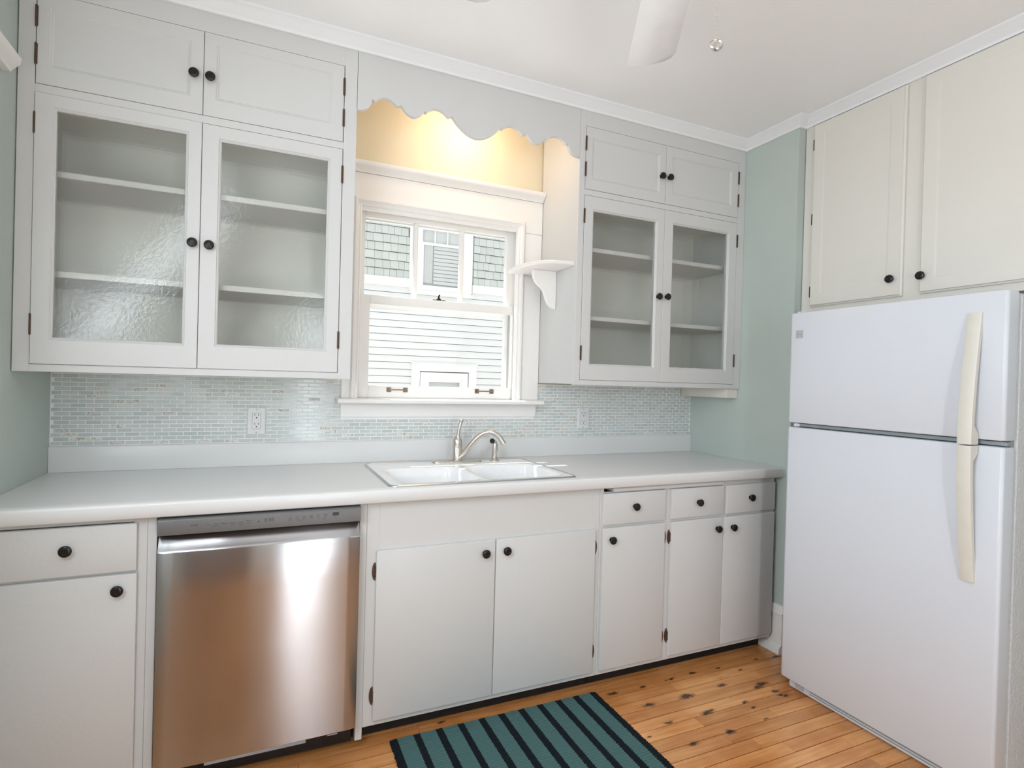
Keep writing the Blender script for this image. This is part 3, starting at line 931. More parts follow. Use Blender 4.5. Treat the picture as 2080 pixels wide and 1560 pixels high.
# ------------------------------------------------------------------ upper cabinets
YU = -0.356
def upper_cabinet(x0, x1, doors, glass_o, panel_o, knobs_u, knobs_l, hx, label, loosen):
    c = thing('wall_cabinet', ((x0 + x1) / 2, -0.18, 1.286), label, 'cabinet', 'white wall cabinets beside the sink window')
    d0, d1, d2 = doors
    # frame
    f = MB()
    yb = YU + .019
    f.box(x0, d0 - .0015, YU, yb, 1.286, 2.608).box(d2 + .0015, x1, YU, yb, 1.286, 2.608)
    f.box(d0 - .0015, d2 + .0015, YU, yb, 2.493, 2.608).box(d0 - .0015, d2 + .0015, YU, yb, 2.1735, 2.1995).box(d0 - .0015, d2 + .0015, YU, yb, 1.286, 1.3095)
    f.build('face_frame', 'white', c, bevel=0.0008, seg=1)
    for xa in (x0 + .001, x1 - .019):
        MB().box(xa, xa + .018, yb, -0.009, 1.290, 2.60).build('side_panel', 'white', c, bevel=0.0008, seg=1)
    b = MB()
    b.box(x0 + .019, x1 - .019, yb, -0.009, 1.290, 1.306).box(x0 + .019, x1 - .019, yb, -0.009, 2.176, 2.192).box(x0 + .019, x1 - .019, yb, -0.009, 2.584, 2.60)
    b.box(x0 + .019, x1 - .019, -0.015, -0.009, 1.306, 2.584)
    b.build('carcass', 'inside', c, smooth=False)
    for zs in (1.926, 1.598):
        MB().box(x0 + .0195, x1 - .0195, YU + .045, -0.016, zs, zs + .020).build('shelf', 'white', c, bevel=0.001, seg=1)
    g = 0.0016
    for k, (a, b_) in enumerate(((d0, d1), (d1, d2))):
        a, b_ = a + g / 2, b_ - g / 2
        lift = loosen if k == 0 else 0.0
        fn = FR(YU - 0.0015 - lift)
        mb = MB()
        framed_door(mb, fn, a, b_, 1.311, 2.172, glass_o[k], 0.021, True)
        d = mb.build('glazed_door', 'white', c, ang=20)
        go = glass_o[k]
        MB().box(go[0] - .006, go[1] + .006, YU + .0075, YU + .0105, go[2] - .006, go[3] + .006).build('glass_pane', 'hammered', d, smooth=False)
        place('knob', knob_me, (knobs_l[k][0], YU - .0015 - lift, knobs_l[k][1]), d)
        for zh in (2.075, 1.4365):
            place('hinge', hinge_me, (hx[k], YU - .001, zh), d)
        mb = MB()
        framed_door(mb, FR(YU - 0.0012), a, b_, 2.2012, 2.4915, panel_o[k], 0.020, False, 0.006, 0.010)
        d = mb.build('upper_door', 'white', c, ang=20)
        place('knob', knob_me, (knobs_u[k][0], YU - .0012, knobs_u[k][1]), d)
        for zh in (2.4115, 2.292):
            place('hinge', hinge_me, (hx[k], YU - .001, zh), d)
    return c
upper_cabinet(XL + .003, 0.483, (-0.520, -0.048, 0.434), [(-0.463, -0.097, 1.397, 2.124), (0.014, 0.380, 1.399, 2.120)],
              [(-0.475, -0.098, 2.268, 2.439), (0.002, 0.378, 2.270, 2.443)],
              [(-0.077, 2.334), (-0.026, 2.333)], [(-0.070, 1.747), (-0.018, 1.745)], (-0.5195, 0.4335),
              'wide white wall cabinet left of the window with two hammered glass doors', 0.0035)
upper_cabinet(1.503, XR - .001, (1.536, 2.008, 2.498), [(1.590, 1.956, 1.388, 2.104), (2.069, 2.435, 1.388, 2.106)],
              [(1.580, 1.959, 2.260, 2.431), (2.059, 2.440, 2.268, 2.434)],
              [(1.978, 2.332), (2.027, 2.333)], [(1.977, 1.735), (2.030, 1.738)], (1.5355, 2.4985),
              'white wall cabinet between the window and the teal right wall', 0.0)
# wooden strip under the right cabinet, along the wall
s_ = MB()
s_.box(2.470, 2.548, -0.345, -0.012, 1.236, 1.2855)
tag(s_.build('under_cabinet_strip', 'cream', bevel=0.002, origin=(2.51, -0.18, 1.236)), 'cream painted wooden strip under the right wall cabinet beside the teal wall', 'wood strip')

# scalloped valance between the two cabinets
def seg_arc(p, q, bow, n=10):
    out = []
    for k in range(n + 1):
        t = k / n
        out.append((p[0] + (q[0] - p[0]) * t, p[1] + (q[1] - p[1]) * t + bow * math.sin(math.pi * t) ** 0.85))
    return out
def quarter(p, q, flat_first, n=8):
    """quarter ellipse from p to q, level at p when flat_first"""
    out = []
    for k in range(n + 1):
        t = k / n * math.pi / 2
        if flat_first:
            out.append((p[0] + (q[0] - p[0]) * math.sin(t), p[1] + (q[1] - p[1]) * (1 - math.cos(t))))
        else:
            out.append((p[0] + (q[0] - p[0]) * (1 - math.cos(t)), p[1] + (q[1] - p[1]) * math.sin(t)))
    return out
mapx = lambda x: 0.4845 + (x - 0.476) * (1.5015 - 0.4845) / (1.472 - 0.476)
V = []
V += quarter((0.476, 2.337), (0.533, 2.391), True)
V += [(0.545, 2.384)]
V += seg_arc((0.546, 2.386), (0.628, 2.384), 0.022)
V += [(0.648, 2.391)]
V += seg_arc((0.650, 2.388), (0.740, 2.384), -0.030)
V += [(0.741, 2.390), (0.750, 2.384)]
V += seg_arc((0.751, 2.386), (0.843, 2.386), 0.024)
V += [(0.860, 2.394)]
V += seg_arc((0.863, 2.390), (1.073, 2.387), -0.064, 18)
V += [(1.075, 2.394), (1.086, 2.386)]
V += seg_arc((1.088, 2.388), (1.180, 2.383), 0.025)
V += [(1.203, 2.392)]
V += seg_arc((1.206, 2.389), (1.292, 2.384), -0.029)
V += [(1.294, 2.392), (1.304, 2.385)]
V += seg_arc((1.306, 2.388), (1.400, 2.384), 0.026)
V += [(1.409, 2.391)]
V += quarter((1.411, 2.388), (1.472, 2.341), False)[::1]
V = [(mapx(a), b) for a, b in V]
vm = MB()
n_ = len(V)
ls = []
for yy in (YU, YU + .019):
    ls.append([(a, yy, b) for a, b in V])
top = [[(a, yy, 2.608) for a, b in V] for yy in (YU, YU + .019)]
vm.loops([top[0], ls[0], ls[1], top[1]], closed=False)
vm.f.append((0, 3 * n_, 2 * n_, n_))
vm.f.append((n_ - 1, 2 * n_ - 1, 3 * n_ - 1, 4 * n_ - 1))
tag(vm.build('scalloped_valance', 'white', origin=(0.99, YU, 2.33), ang=30), 'white scalloped wooden valance board above the sink window', 'valance')

# corner shelf on the side of the right cabinet
cs = thing('corner_shelf', (1.42, -0.16, 1.845), 'small white rounded corner shelf with scrolled bracket beside the window', 'shelf')
out = [(1.5025, -0.022), (1.306, -0.022), (1.304, -0.10), (1.309, -0.17), (1.320, -0.22), (1.338, -0.268), (1.362, -0.300), (1.395, -0.322), (1.44, -0.333), (1.5025, -0.336)]
q = MB()
def inset(pts, e):
    return [(min(a + e, 1.5025), b if b > -0.03 else b + e) for a, b in pts]
ls = []
for e, zz in ((0.010, 1.843), (0.003, 1.845), (0.0, 1.849), (0.0, 1.853), (0.004, 1.855), (0.002, 1.857), (0.002, 1.862), (0.006, 1.864)):
    ls.append([(a, b, zz) for a, b in inset(out, e)])
q.loops(ls, True, True)
q.build('shelf_board', 'trim', cs, ang=40)
br = [(1.5025, 1.8425), (1.372, 1.8425), (1.373, 1.822), (1.377, 1.803), (1.386, 1.785), (1.400, 1.771), (1.416, 1.760), (1.430, 1.745), (1.440, 1.725), (1.449, 1.700), (1.460, 1.680), (1.478, 1.664), (1.5025, 1.655)]
MB().prism(br, lambda a, b, d: (a, d, b), -0.175, -0.157).build('bracket', 'trim', cs, bevel=0.001, seg=1)

# ------------------------------------------------------------------ base cabinets
YF, YD = -0.606, -0.6195           # frame, door front
def base(name, x0, x1, label, group='white base cabinets under the counter'):
    c = thing(name, ((x0 + x1) / 2, -0.3, 0), label, 'cabinet', group)
    MB().box(x0 + .001, x0 + .018, YF + .019, -0.012, 0.068, 0.8575).box(x1 - .018, x1 - .001, YF + .019, -0.012, 0.068, 0.8575).box(x0 + .018, x1 - .018, YF + .019, -0.012, 0.068, 0.095).box(x0 + .018, x1 - .018, -0.018, -0.012, 0.095, 0.8575).build('carcass', 'white', c, smooth=False)
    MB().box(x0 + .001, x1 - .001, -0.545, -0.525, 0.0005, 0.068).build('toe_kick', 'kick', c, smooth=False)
    return c
def bdoor(c, name, a0, a1, z0, z1, knob, hinges=()):
    mb = MB()
    slab_door(mb, FR(YD), a0, a1, z0, z1, 0.0125)
    d = mb.build(name, 'white', c, ang=30)
    place('knob', knob_me, (knob[0], YD, knob[1]), d)
    for side, xh, zh in hinges:
        place('hinge', lip_l if side == 'l' else lip_r, (xh, YF - .001, zh), d)
    return d
c = base('base_cabinet', XL + .003, -0.119, 'white base cabinet with one drawer left of the dishwasher')
f = MB()
f.box(XL + .003, -0.500, YF, YF + .019, 0.068, 0.8575).box(-0.180, -0.144, YF, YF + .019, 0.068, 0.8575).box(-0.143, -0.119, YF - .004, YF + .019, 0.040, 0.8575)
f.box(-0.500, -0.180, YF, YF + .019, 0.845, 0.8575).box(-0.500, -0.180, YF, YF + .019, 0.685, 0.71).box(-0.500, -0.180, YF, YF + .019, 0.068, 0.11)
f.build('face_frame', 'white', c, bevel=0.001, seg=1)
bdoor(c, 'drawer', -0.512, -0.169, 0.702, 0.8435, (-0.340, 0.780))
bdoor(c, 'door', -0.512, -0.167, 0.092, 0.694, (-0.214, 0.651))
c = base('sink_base_cabinet', 0.490, 1.488, 'white two door cabinet under the sink')
f = MB()
f.box(0.490, 0.514, YF - .004, YF + .019, 0.030, 0.8575).box(0.515, 0.560, YF, YF + .019, 0.068, 0.8575).box(1.455, 1.488, YF, YF + .019, 0.068, 0.8575)
f.box(0.560, 1.455, YF, YF + .019, 0.675, 0.8575).box(0.560, 1.455, YF, YF + .019, 0.068, 0.10)
f.build('face_frame', 'white', c, bevel=0.001, seg=1)
bdoor(c, 'door', 0.549, 1.0065, 0.089, 0.688, (0.962, 0.641), [('l', 0.5485, 0.614), ('l', 0.5485, 0.175)])
bdoor(c, 'door', 1.009, 1.4635, 0.089, 0.688, (1.050, 0.643), [('r', 1.4640, 0.611), ('r', 1.4640, 0.175)])
c = base('base_cabinet', 1.489, 2.517, 'white base cabinet with three drawers nearest the refrigerator')
f = MB()
f.box(1.489, 1.508, YF, YF + .019, 0.068, 0.8575).box(1.820, 1.872, YF, YF + .019, 0.068, 0.8575).box(2.500, 2.517, YF, YF + .019, 0.068, 0.8575)
f.box(1.508, 1.820, YF, YF + .019, 0.680, 0.705).box(1.872, 2.500, YF, YF + .019, 0.680, 0.705).box(1.508, 1.820, YF, YF + .019, 0.068, 0.10).box(1.872, 2.500, YF, YF + .019, 0.068, 0.10)
f.box(2.165, 2.200, YF, YF + .019, 0.705, 0.8575).box(1.508, 1.820, YF, YF + .019, 0.832, 0.838).box(1.872, 2.165, YF, YF + .019, 0.832, 0.838).box(2.200, 2.5, YF, YF + .019, 0.832, 0.8575)
f.build('face_frame', 'white', c, bevel=0.001, seg=1)
bdoor(c, 'drawer', 1.498, 1.829, 0.700, 0.8345, (1.659, 0.772))
bdoor(c, 'drawer', 1.863, 2.173, 0.700, 0.8345, (2.016, 0.767))
bdoor(c, 'drawer', 2.191, 2.511, 0.700, 0.8345, (2.341, 0.770))
bdoor(c, 'door', 1.498, 1.829, 0.089, 0.688, (1.541, 0.639), [('r', 1.8295, 0.620), ('r', 1.8295, 0.178)])
bdoor(c, 'door', 1.863, 2.174, 0.089, 0.688, (2.134, 0.637), [('l', 1.8625, 0.620), ('l', 1.8625, 0.178)])
bdoor(c, 'door', 2.1755, 2.511, 0.089, 0.688, (2.229, 0.636), [('r', 2.5115, 0.605), ('r', 2.5115, 0.178)])
MB().box(1.545, 2.165, -0.622, -0.10, 0.8405, 0.8555).build('pull_out_board', 'white', c, bevel=0.002)

# ------------------------------------------------------------------ worktop
ct = thing('countertop', (0.99, -0.32, 0.86), 'long white laminate countertop with raised back edge', 'countertop')
SX0, SX1, SY0, SY1 = 0.592, 1.382, -0.604, -0.078
m = MB()
nose = [(-0.600, 0.860), (-0.636, 0.860), (-0.640, 0.864), (-0.641, 0.898), (-0.639, 0.903), (-0.634, 0.906), (-0.590, 0.906), (-0.590, 0.868), (-0.600, 0.868)]
m.prism(nose, lambda a, b, d: (d, a, b), XL + .001, XR - .001)
m.box(XL + .001, SX0 + .012, -0.590, -0.002, 0.868, 0.906).box(SX1 - .012, XR - .001, -0.590, -0.002, 0.868, 0.906).box(SX0 + .012, SX1 - .012, -0.090, -0.002, 0.868, 0.906)
m.build('worktop', 'counter', ct, ang=60)
bsp = [(-0.001, 0.9065), (-0.020, 0.9065), (-0.020, 0.999), (-0.018, 1.003), (-0.014, 1.005), (-0.001, 1.005)]
MB().prism(bsp, lambda a, b, d: (d, a, b), XL + .001, XR - .001).build('back_upstand', 'counter', ct, ang=60)

# sink
sk = thing('kitchen_sink', (0.987, -0.34, 0.9), 'white double bowl drop in sink with a steel rim', 'sink')
def rrect(x0, x1, y0, y1, r, z, n=6):
    pts = []
    for cx, cy, a0 in ((x1 - r, y1 - r, 0), (x0 + r, y1 - r, 90), (x0 + r, y0 + r, 180), (x1 - r, y0 + r, 270)):
        for k in range(n + 1):
            a = math.radians(a0 + 90 * k / n)
            pts.append((cx + r * math.cos(a), cy + r * math.sin(a), z))
    return pts
rm = MB()
rm.loops([rrect(SX0, SX1, SY0, SY1, 0.034, 0.9065), rrect(SX0 + .001, SX1 - .001, SY0 + .001, SY1 - .001, 0.033, 0.909), rrect(SX0 + .005, SX1 - .005, SY0 + .005, SY1 - .005, 0.029, 0.9115),
          rrect(SX0 + .009, SX1 - .009, SY0 + .009, SY1 - .009, 0.025, 0.911), rrect(SX0 + .011, SX1 - .011, SY0 + .011, SY1 - .011, 0.023, 0.909)])
rm.build('steel_rim', 'steelring', sk)
bs = MB()
xm = 0.983
def sup(cx, cy, a, b, n, ang_, z):
    c_, s2 = abs(math.cos(ang_)), abs(math.sin(ang_))
    r = 1 / ((c_ / a) ** n + (s2 / b) ** n) ** (1 / n)
    return (cx + r * math.cos(ang_), cy + r * math.sin(ang_), z)
for (bx0, bx1, ox0, ox1) in ((0.640, 0.970, SX0 + .010, xm), (0.996, 1.338, xm, SX1 - .010)):
    by0, by1 = -0.566, -0.242
    cx, cy = (bx0 + bx1) / 2, (by0 + by1) / 2
    corners = [math.atan2(yy - cy, xx - cx) for xx in (ox0, ox1) for yy in (SY0 + .010, SY1 - .010)]
    angs = sorted([-math.pi + 2 * math.pi * k / 56 for k in range(56)] + corners)
    def outer(a_):
        dx, dy = math.cos(a_), math.sin(a_)
        t = min(((ox1 - cx) / dx) if dx > 1e-9 else ((ox0 - cx) / dx if dx < -1e-9 else 1e9), ((SY1 - .010 - cy) / dy) if dy > 1e-9 else ((SY0 + .010 - cy) / dy if dy < -1e-9 else 1e9))
        return (cx + dx * t, cy + dy * t, 0.9095)
    hx, hy = (bx1 - bx0) / 2, (by1 - by0) / 2
    ls = [[outer(a_) for a_ in angs]]
    for e, zz, nn in ((-.004, 0.9095, 9), (0.002, 0.9075, 9), (0.006, 0.900, 8), (0.009, 0.86, 8), (0.016, 0.78, 7), (0.028, 0.742, 6), (0.06, 0.727, 5), (0.12, 0.722, 3)):
        ls.append([sup(cx, cy, hx - e, hy - e, nn, a_, zz) for a_ in angs])
    bs.loops(ls, False, True)
basin = bs.build('basin', 'enamel', sk, ang=60)
for cx in (0.805, 1.167):
    MB().lathe((cx, -0.395, 0.7222), (0, 0, 1), [(0.044, 0), (0.044, 0.002), (0.036, 0.003), (0.030, 0.0005), (0, 0.0005)], 20).build('drain', 'steelring', basin)

# faucet
fx, fy = 1.020, -0.128
fc = thing('faucet', (fx, fy, 0.91), 'brushed nickel single handle kitchen faucet behind the sink bowls', 'faucet')
ep = MB()
def stad(hw, hd, z, n=12):
    pts = []
    for s, a0 in ((1, -90), (-1, 90)):
        for k in range(n + 1):
            a = math.radians(a0 + 180 * k / n)
            pts.append((fx + s * (hw - hd) + hd * math.cos(a), fy + hd * math.sin(a) * (1.0), z))
    return pts
ep.loops([stad(0.124, 0.029, 0.9098), stad(0.124, 0.029, 0.914), stad(0.121, 0.026, 0.918), stad(0.100, 0.018, 0.921)], True, True)
ep.build('deck_plate', 'nickel', fc, ang=40)
MB().lathe((fx, fy, 0.919), (0, 0, 1), [(0.0255, 0), (0.0255, 0.004), (0.0235, 0.006), (0.0235, 0.060), (0.0225, 0.062), (0.0235, 0.064), (0.0235, 0.070), (0.0225, 0.0715)], 28).build('body', 'nickel', fc)
hd = MB()
hd.lathe((fx, fy, 0.991), (0, 0, 1), [(0.0232, 0), (0.0235, 0.012), (0.022, 0.024), (0.017, 0.034), (0.010, 0.041), (0, 0.043)], 28)
hd.tube([(fx - .004, fy - .012, 1.000), (fx - .003, fy - .016, 1.020), (fx + .000, fy - .010, 1.040), (fx + .005, fy - .004, 1.062), (fx + .012, fy + .000, 1.086), (fx + .019, fy + .002, 1.103), (fx + .021, fy + .002, 1.108)], [0.006, 0.0085, 0.0085, 0.0078, 0.0088, 0.0095, 0.006], 14)
hd.build('lever_handle', 'nickel', fc)
sp = []
ctrl = [(1.024, -0.140, 0.931), (1.050, -0.158, 0.962), (1.078, -0.176, 1.005), (1.105, -0.192, 1.038), (1.132, -0.208, 1.055), (1.158, -0.224, 1.056), (1.182, -0.238, 1.040), (1.198, -0.248, 1.014)]
for k in range(len(ctrl) - 1):
    p0, p1, p2, p3 = [Vector(ctrl[min(max(k + j, 0), len(ctrl) - 1)]) for j in (-1, 0, 1, 2)]
    for t in (0, .25, .5, .75):
        sp.append(0.5 * ((2 * p1) + (-p0 + p2) * t + (2 * p0 - 5 * p1 + 4 * p2 - p3) * t * t + (-p0 + 3 * p1 - 3 * p2 + p3) * t ** 3))
sp.append(Vector(ctrl[-1]))
MB().tube(sp, [0.0135 - 0.0025 * k / len(sp) for k in range(len(sp))], 18).build('spout', 'nickel', fc)
MB().lathe((1.1985, -0.2484, 1.0135), Vector((0.016, -0.01, -0.026)), [(0.0118, 0), (0.0118, 0.010), (0.009, 0.011), (0, 0.008)], 16).build('aerator', 'nickel', fc)
sy = thing('side_sprayer', (1.213, -0.128, 0.91), 'brushed nickel side sprayer standing right of the faucet', 'sprayer')
MB().lathe((1.213, -0.128, 0.9097), (0, 0, 1), [(0.024, 0), (0.024, 0.003), (0.016, 0.013), (0.015, 0.016)], 22).build('base_flange', 'nickel', sy)
wd = MB()
wd.lathe((1.213, -0.128, 0.925), (0, 0, 1), [(0.012, 0), (0.0128, 0.006), (0.0128, 0.045), (0.0122, 0.065), (0.011, 0.075), (0.007, 0.081), (0, 0.082)], 20)
wd.tube([(1.213, -0.128, 0.996), (1.203, -0.136, 1.004), (1.193, -0.144, 1.008)], [0.010, 0.010, 0.0105], 14)
wd.build('wand', 'nickel', sy)
MB().lathe((1.194, -0.143, 1.0075), Vector((-0.6, -0.75, -0.05)), [(0.0115, 0), (0.0125, 0.006), (0.0105, 0.009), (0.010, 0.0075), (0, 0.0075)], 18).build('spray_head', 'hinge_dark', sy)
MB().box(1.2245, 1.2285, -0.134, -0.122, 0.955, 0.990).build('trigger', 'nickel', sy, bevel=0.001)

# outlets
def outlet(cx, cz, label):
    o = thing('wall_outlet', (cx, -0.008, cz), label, 'outlet', 'outlets in the backsplash')
    mb = MB()
    fn = FR(-0.0085)
    a = (cx - .036, cx + .036, cz - .0575, cz + .0575)
    e = .003
    mb.loops([rect(fn, *a, 0), rect(fn, *a, .0035), rect(fn, a[0] + e, a[1] - e, a[2] + e, a[3] - e, .006)], True, True)
    mb.build('cover_plate', 'plate', o, ang=20)
    MB().box(cx - .0165, cx + .0165, -.0163, -.0145, cz - .033, cz + .033).build('receptacle', 'plate', o, bevel=.0006, seg=1)
    gap = MB().box(cx - .0178, cx + .0178, -.0150, -.0143, cz - .0343, cz + .0343)
    gap.build('seam', 'badge_line', o, smooth=False)
    for dz in (0.017, -0.021):
        s = MB()
        s.box(cx - .0082, cx - .006, -.0167, -.016, cz + dz + .005, cz + dz + .013).box(cx + .006, cx + .0082, -.0167, -.016, cz + dz + .005, cz + dz + .013)
        s.lathe((cx, -.0161, cz + dz - .003), (0, -1, 0), [(0.0029, 0), (0.0029, 0.0006), (0, 0.0006)], 12)
        s.build('slots', 'slot', o, smooth=False)
    for dz in (0.0485, -0.0485):
        MB().lathe((cx, -.0144, cz + dz), (0, -1, 0), [(0.0028, 0), (0.0026, 0.0012), (0, 0.0016)], 12).build('screw', 'badge_line', o)
outlet(0.148, 1.097, 'white wall outlet in the mosaic left of the window apron')
outlet(1.791, 1.103, 'white wall outlet in the mosaic under the right wall cabinet')

# ------------------------------------------------------------------ dishwasher
dw = thing('dishwasher', (0.187, -0.35, 0), 'brushed stainless steel dishwasher with a pocket handle', 'dishwasher')
DX0, DX1 = -0.1125, 0.4855
MB().box(DX0 + .006, DX1 - .006, -0.60, -0.03, 0.10, 0.852).build('tub', 'black', dw, smooth=False)
cp = MB()
prof = [(-0.600, 0.806), (-0.640, 0.806), (-0.650, 0.8075), (-0.6505, 0.850), (-0.648, 0.8545), (-0.642, 0.8555), (-0.600, 0.8555)]
cp.prism(prof, lambda a, b, d: (d, a, b), DX0, DX1)
cpo = cp.build('control_panel', 'panel', dw, ang=60)
# front panel: gentle bow, rolled top that forms the pocket lip
dp = MB()
nx = 28
secs = []
for k in range(nx + 1):
    t = k / nx
    x = DX0 + (DX1 - DX0) * t
    s = math.sin(math.pi * t)
    edge = 0.004 if k in (0, nx) else 0.0
    bow = 0.0035 * s + 0.0016 * math.sin(2 * math.pi * t)
    secs.append([(x, -0.604, 0.097), (x, -0.640 + edge, 0.097), (x, -0.6475 - bow + edge, 0.099), (x, -0.6480 - bow * 1.3 + edge, 0.25), (x, -0.6482 - bow * 1.7 + edge, 0.45), (x, -0.6482 - bow * 1.4 + edge, 0.62), (x, -0.648 - bow + edge, 0.752),
                 (x, -0.6470 - bow * .8 + edge, 0.757), (x, -0.6445 + edge, 0.7600), (x, -0.634 + edge, 0.775), (x, -0.622, 0.792), (x, -0.612, 0.800), (x, -0.604, 0.800)])
dp.loops(secs, True, True)
dp.build('door_panel', 'steel', dw, ang=50)
MB().box(DX0 + .004, DX1 - .004, -0.606, -0.598, 0.795, 0.806).build('handle_pocket', 'black', dw, smooth=False)
kp = MB().box(DX0 + .004, DX1 - .002, -0.575, -0.545, 0.010, 0.096).box(DX0 + .02, DX0 + .06, -.56, -.5, 0, .01).box(DX1 - .06, DX1 - .02, -.56, -.5, 0, .01)
kpo = kp.build('kick_plate', 'black', dw, bevel=0.002, seg=1)
MB().box(0.02, 0.330, -0.5765, -0.5752, 0.040, 0.050).build('label_strip', 'sticker', kpo, smooth=False)
MB().box(0.402, 0.436, -0.5765, -0.5752, 0.046, 0.0495).build('small_mark', 'sticker', kpo, smooth=False)

def lettering(items, mat, name, parent, fn):
    bm = bmesh.new()
    for txt, a, c_, size in items:
        cu = bpy.data.curves.new('txt', 'FONT')
        cu.body = txt
        cu.size = size
        cu.align_x = 'CENTER'
        cu.align_y = 'CENTER'
        ob = bpy.data.objects.new('txt', cu)
        col.objects.link(ob)
        dg = bpy.context.evaluated_depsgraph_get()
        me = ob.evaluated_get(dg).to_mesh()
        mp = {}
        for v_ in me.vertices:
            mp[v_.index] = bm.verts.new(fn(a + v_.co.x, c_ + v_.co.y))
        for pl in me.polygons:
            try:
                bm.faces.new([mp[i] for i in pl.vertices])
            except ValueError:
                pass
        ob.evaluated_get(dg).to_mesh_clear()
        bpy.data.objects.remove(ob)
        bpy.data.curves.remove(cu)
    me = bpy.data.meshes.new(name)
    bm.to_mesh(me)
    bm.free()
    me.materials.append(M[mat])
    o = bpy.data.objects.new(name, me)
    col.objects.link(o)
    off = WO[parent.name]
    me.transform(Matrix.Translation((-off[0], -off[1], -off[2])))
    o.parent = parent
    WO[o.name] = off
    return o
pf = lambda a, b: (a, -0.65085, b)
sx = 0.0050
its = [('POWER', -0.016, 0.8325, .0062), ('Auto', 0.022, 0.8325, sx), ('Heavy', 0.044, 0.8325, sx), ('Delicate', 0.067, 0.8325, sx), ('Normal', 0.090, 0.8325, sx), ('Quick', 0.113, 0.8325, sx),
       ('Favorite', 0.136, 0.8360, sx), ('Cycle', 0.136, 0.8295, sx), ('Machine Clean', 0.044, 0.8255, .004), ('Rinse', 0.090, 0.8255, .004), ('Express', 0.113, 0.8255, .004),
       ('Half', 0.258, 0.8350, sx), ('Load', 0.258, 0.8288, sx), ('Dual', 0.280, 0.8370, sx), ('Zone', 0.280, 0.8308, sx), ('Energy', 0.302, 0.8370, sx), ('Saver', 0.302, 0.8308, sx), ('Control Lock', 0.291, 0.8255, .004),
       ('High', 0.324, 0.8370, sx), ('Temp', 0.324, 0.8308, sx), ('Extra', 0.347, 0.8390, sx), ('Dry', 0.347, 0.8330, sx), ('Rinse', 0.347, 0.8275, .004), ('Delay', 0.369, 0.8390, sx), ('Start', 0.369, 0.8330, sx), ('Signal', 0.365, 0.8255, .004),
       ('Start', 0.402, 0.8268, .0038)]
lettering(its, 'print', 'lettering', cpo, pf)
lettering([('8:88', 0.196, 0.8335, 0.0175), ('+', 0.226, 0.8375, .005), ('-', 0.226, 0.8300, .005)], 'print_faint', 'display_digits', cpo, pf)
MB().box(0.392, 0.412, -0.6511, -0.6505, 0.8325, 0.8435).build('start_button', 'print', cpo, smooth=False)
MB().lathe((0.1645, -0.6506, 0.8305), (0, -1, 0), [(0.0022, 0), (0.0022, 0.0004), (0, 0.0004)], 12).build('indicator', 'print', cpo)

# ------------------------------------------------------------------ refrigerator
FX = 2.286
rf = thing('refrigerator', (2.63, -1.225, 0), 'white top freezer refrigerator with long cream handles', 'refrigerator')
MB().box(2.362, 2.985, -1.567, -0.846, 0.028, 1.616).build('body', 'fridge_side', rf, bevel=0.006)
MB().box(2.340, 2.364, -1.560, -0.856, 0.05, 1.61).build('gasket', 'gasket', rf, smooth=False)
def door_outline():
    pts = []
    def arc(cx, cy, r, a0, a1, n):
        for k in range(n + 1):
            a = math.radians(a0 + (a1 - a0) * k / n)
            pts.append((cx + r * math.cos(a), cy + r * math.sin(a)))
    pts.append((2.346, -0.839))
    arc(FX + .014 + .0015, -0.839 - .014, .014, 90, 180, 6)
    n = 16
    for k in range(1, n):            # slightly crowned front
        t = k / n
        yy = -0.853 + (-1.557 + 0.853) * t
        pts.append((FX + .0015 - .0035 * math.sin(math.pi * t) ** .7, yy))
    arc(FX + .0015 + .010, -1.557, .010, 180, 270, 8)
    pts.append((2.346, -1.567))
    return pts
DO = door_outline()
def fdoor(name, z0, z1):
    mb = MB()
    cxx, cyy = 2.32, -1.2245
    def ins(e):
        return [(a + (e if a < 2.33 else 0) * (1 if a < 2.345 else 0), b + (-e if b > -0.86 else (e if b < -1.556 else 0))) for a, b in DO]
    ls = []
    for e, zz in ((0.006, z0), (0.0018, z0 + .0018), (0, z0 + .006), (0, z1 - .006), (0.0018, z1 - .0018), (0.006, z1)):
        ls.append([(a, b, zz) for a, b in ins(e)])
    mb.loops(ls, True, True)
    return mb.build(name, 'fridge', rf, ang=35)
fz = fdoor('freezer_door', 1.1495, 1.622)
fd = fdoor('fridge_door', 0.046, 1.1305)
def strap(ctrl, name, par):
    """flat bowed handle; ctrl = (z, standoff, y)"""
    mb = MB()
    ls = []
    for (z, so_, y, hw, th) in ctrl:
        xo = FX - so_
        ls.append([(xo, y - hw, z), (xo - .002, y - hw + .006, z), (xo - .0025, y, z), (xo - .002, y + hw - .006, z), (xo, y + hw, z), (xo + th, y + hw, z), (xo + th, y - hw, z)])
    mb.loops(ls, True, True)
    return mb.build(name, 'handle_cream', par, ang=50)
yh = -1.488
hc = []
for k in range(15):
    t = k / 14
    z = 1.556 - (1.556 - 1.1335) * t
    so_ = 0.006 + 0.040 * math.sin(math.pi / 2 * t) ** 1.0
    hc.append((z, so_, yh, 0.0185, 0.014 if t < .9 else 0.04))
strap(hc, 'handle', fz)
hc = []
for k in range(19):
    t = k / 18
    z = 1.129 - (1.129 - 0.690) * t
    so_ = 0.006 + 0.040 * math.cos(math.pi / 2 * t) ** 1.0
    hc.append((z, so_, yh, 0.0185, 0.04 if t < .08 else 0.014))
strap(hc, 'handle', fd)
bd = MB().box(FX - .0008, FX + .004, -0.902, -0.869, 1.512, 1.546).build('badge', 'badge', fz, bevel=0.0005, seg=1)
for zz in (1.520, 1.527, 1.536):
    pass
MB().box(FX - .0013, FX - .0005, -0.897, -0.873, 1.527, 1.530).build('badge_line', 'badge_line', fz, smooth=False)
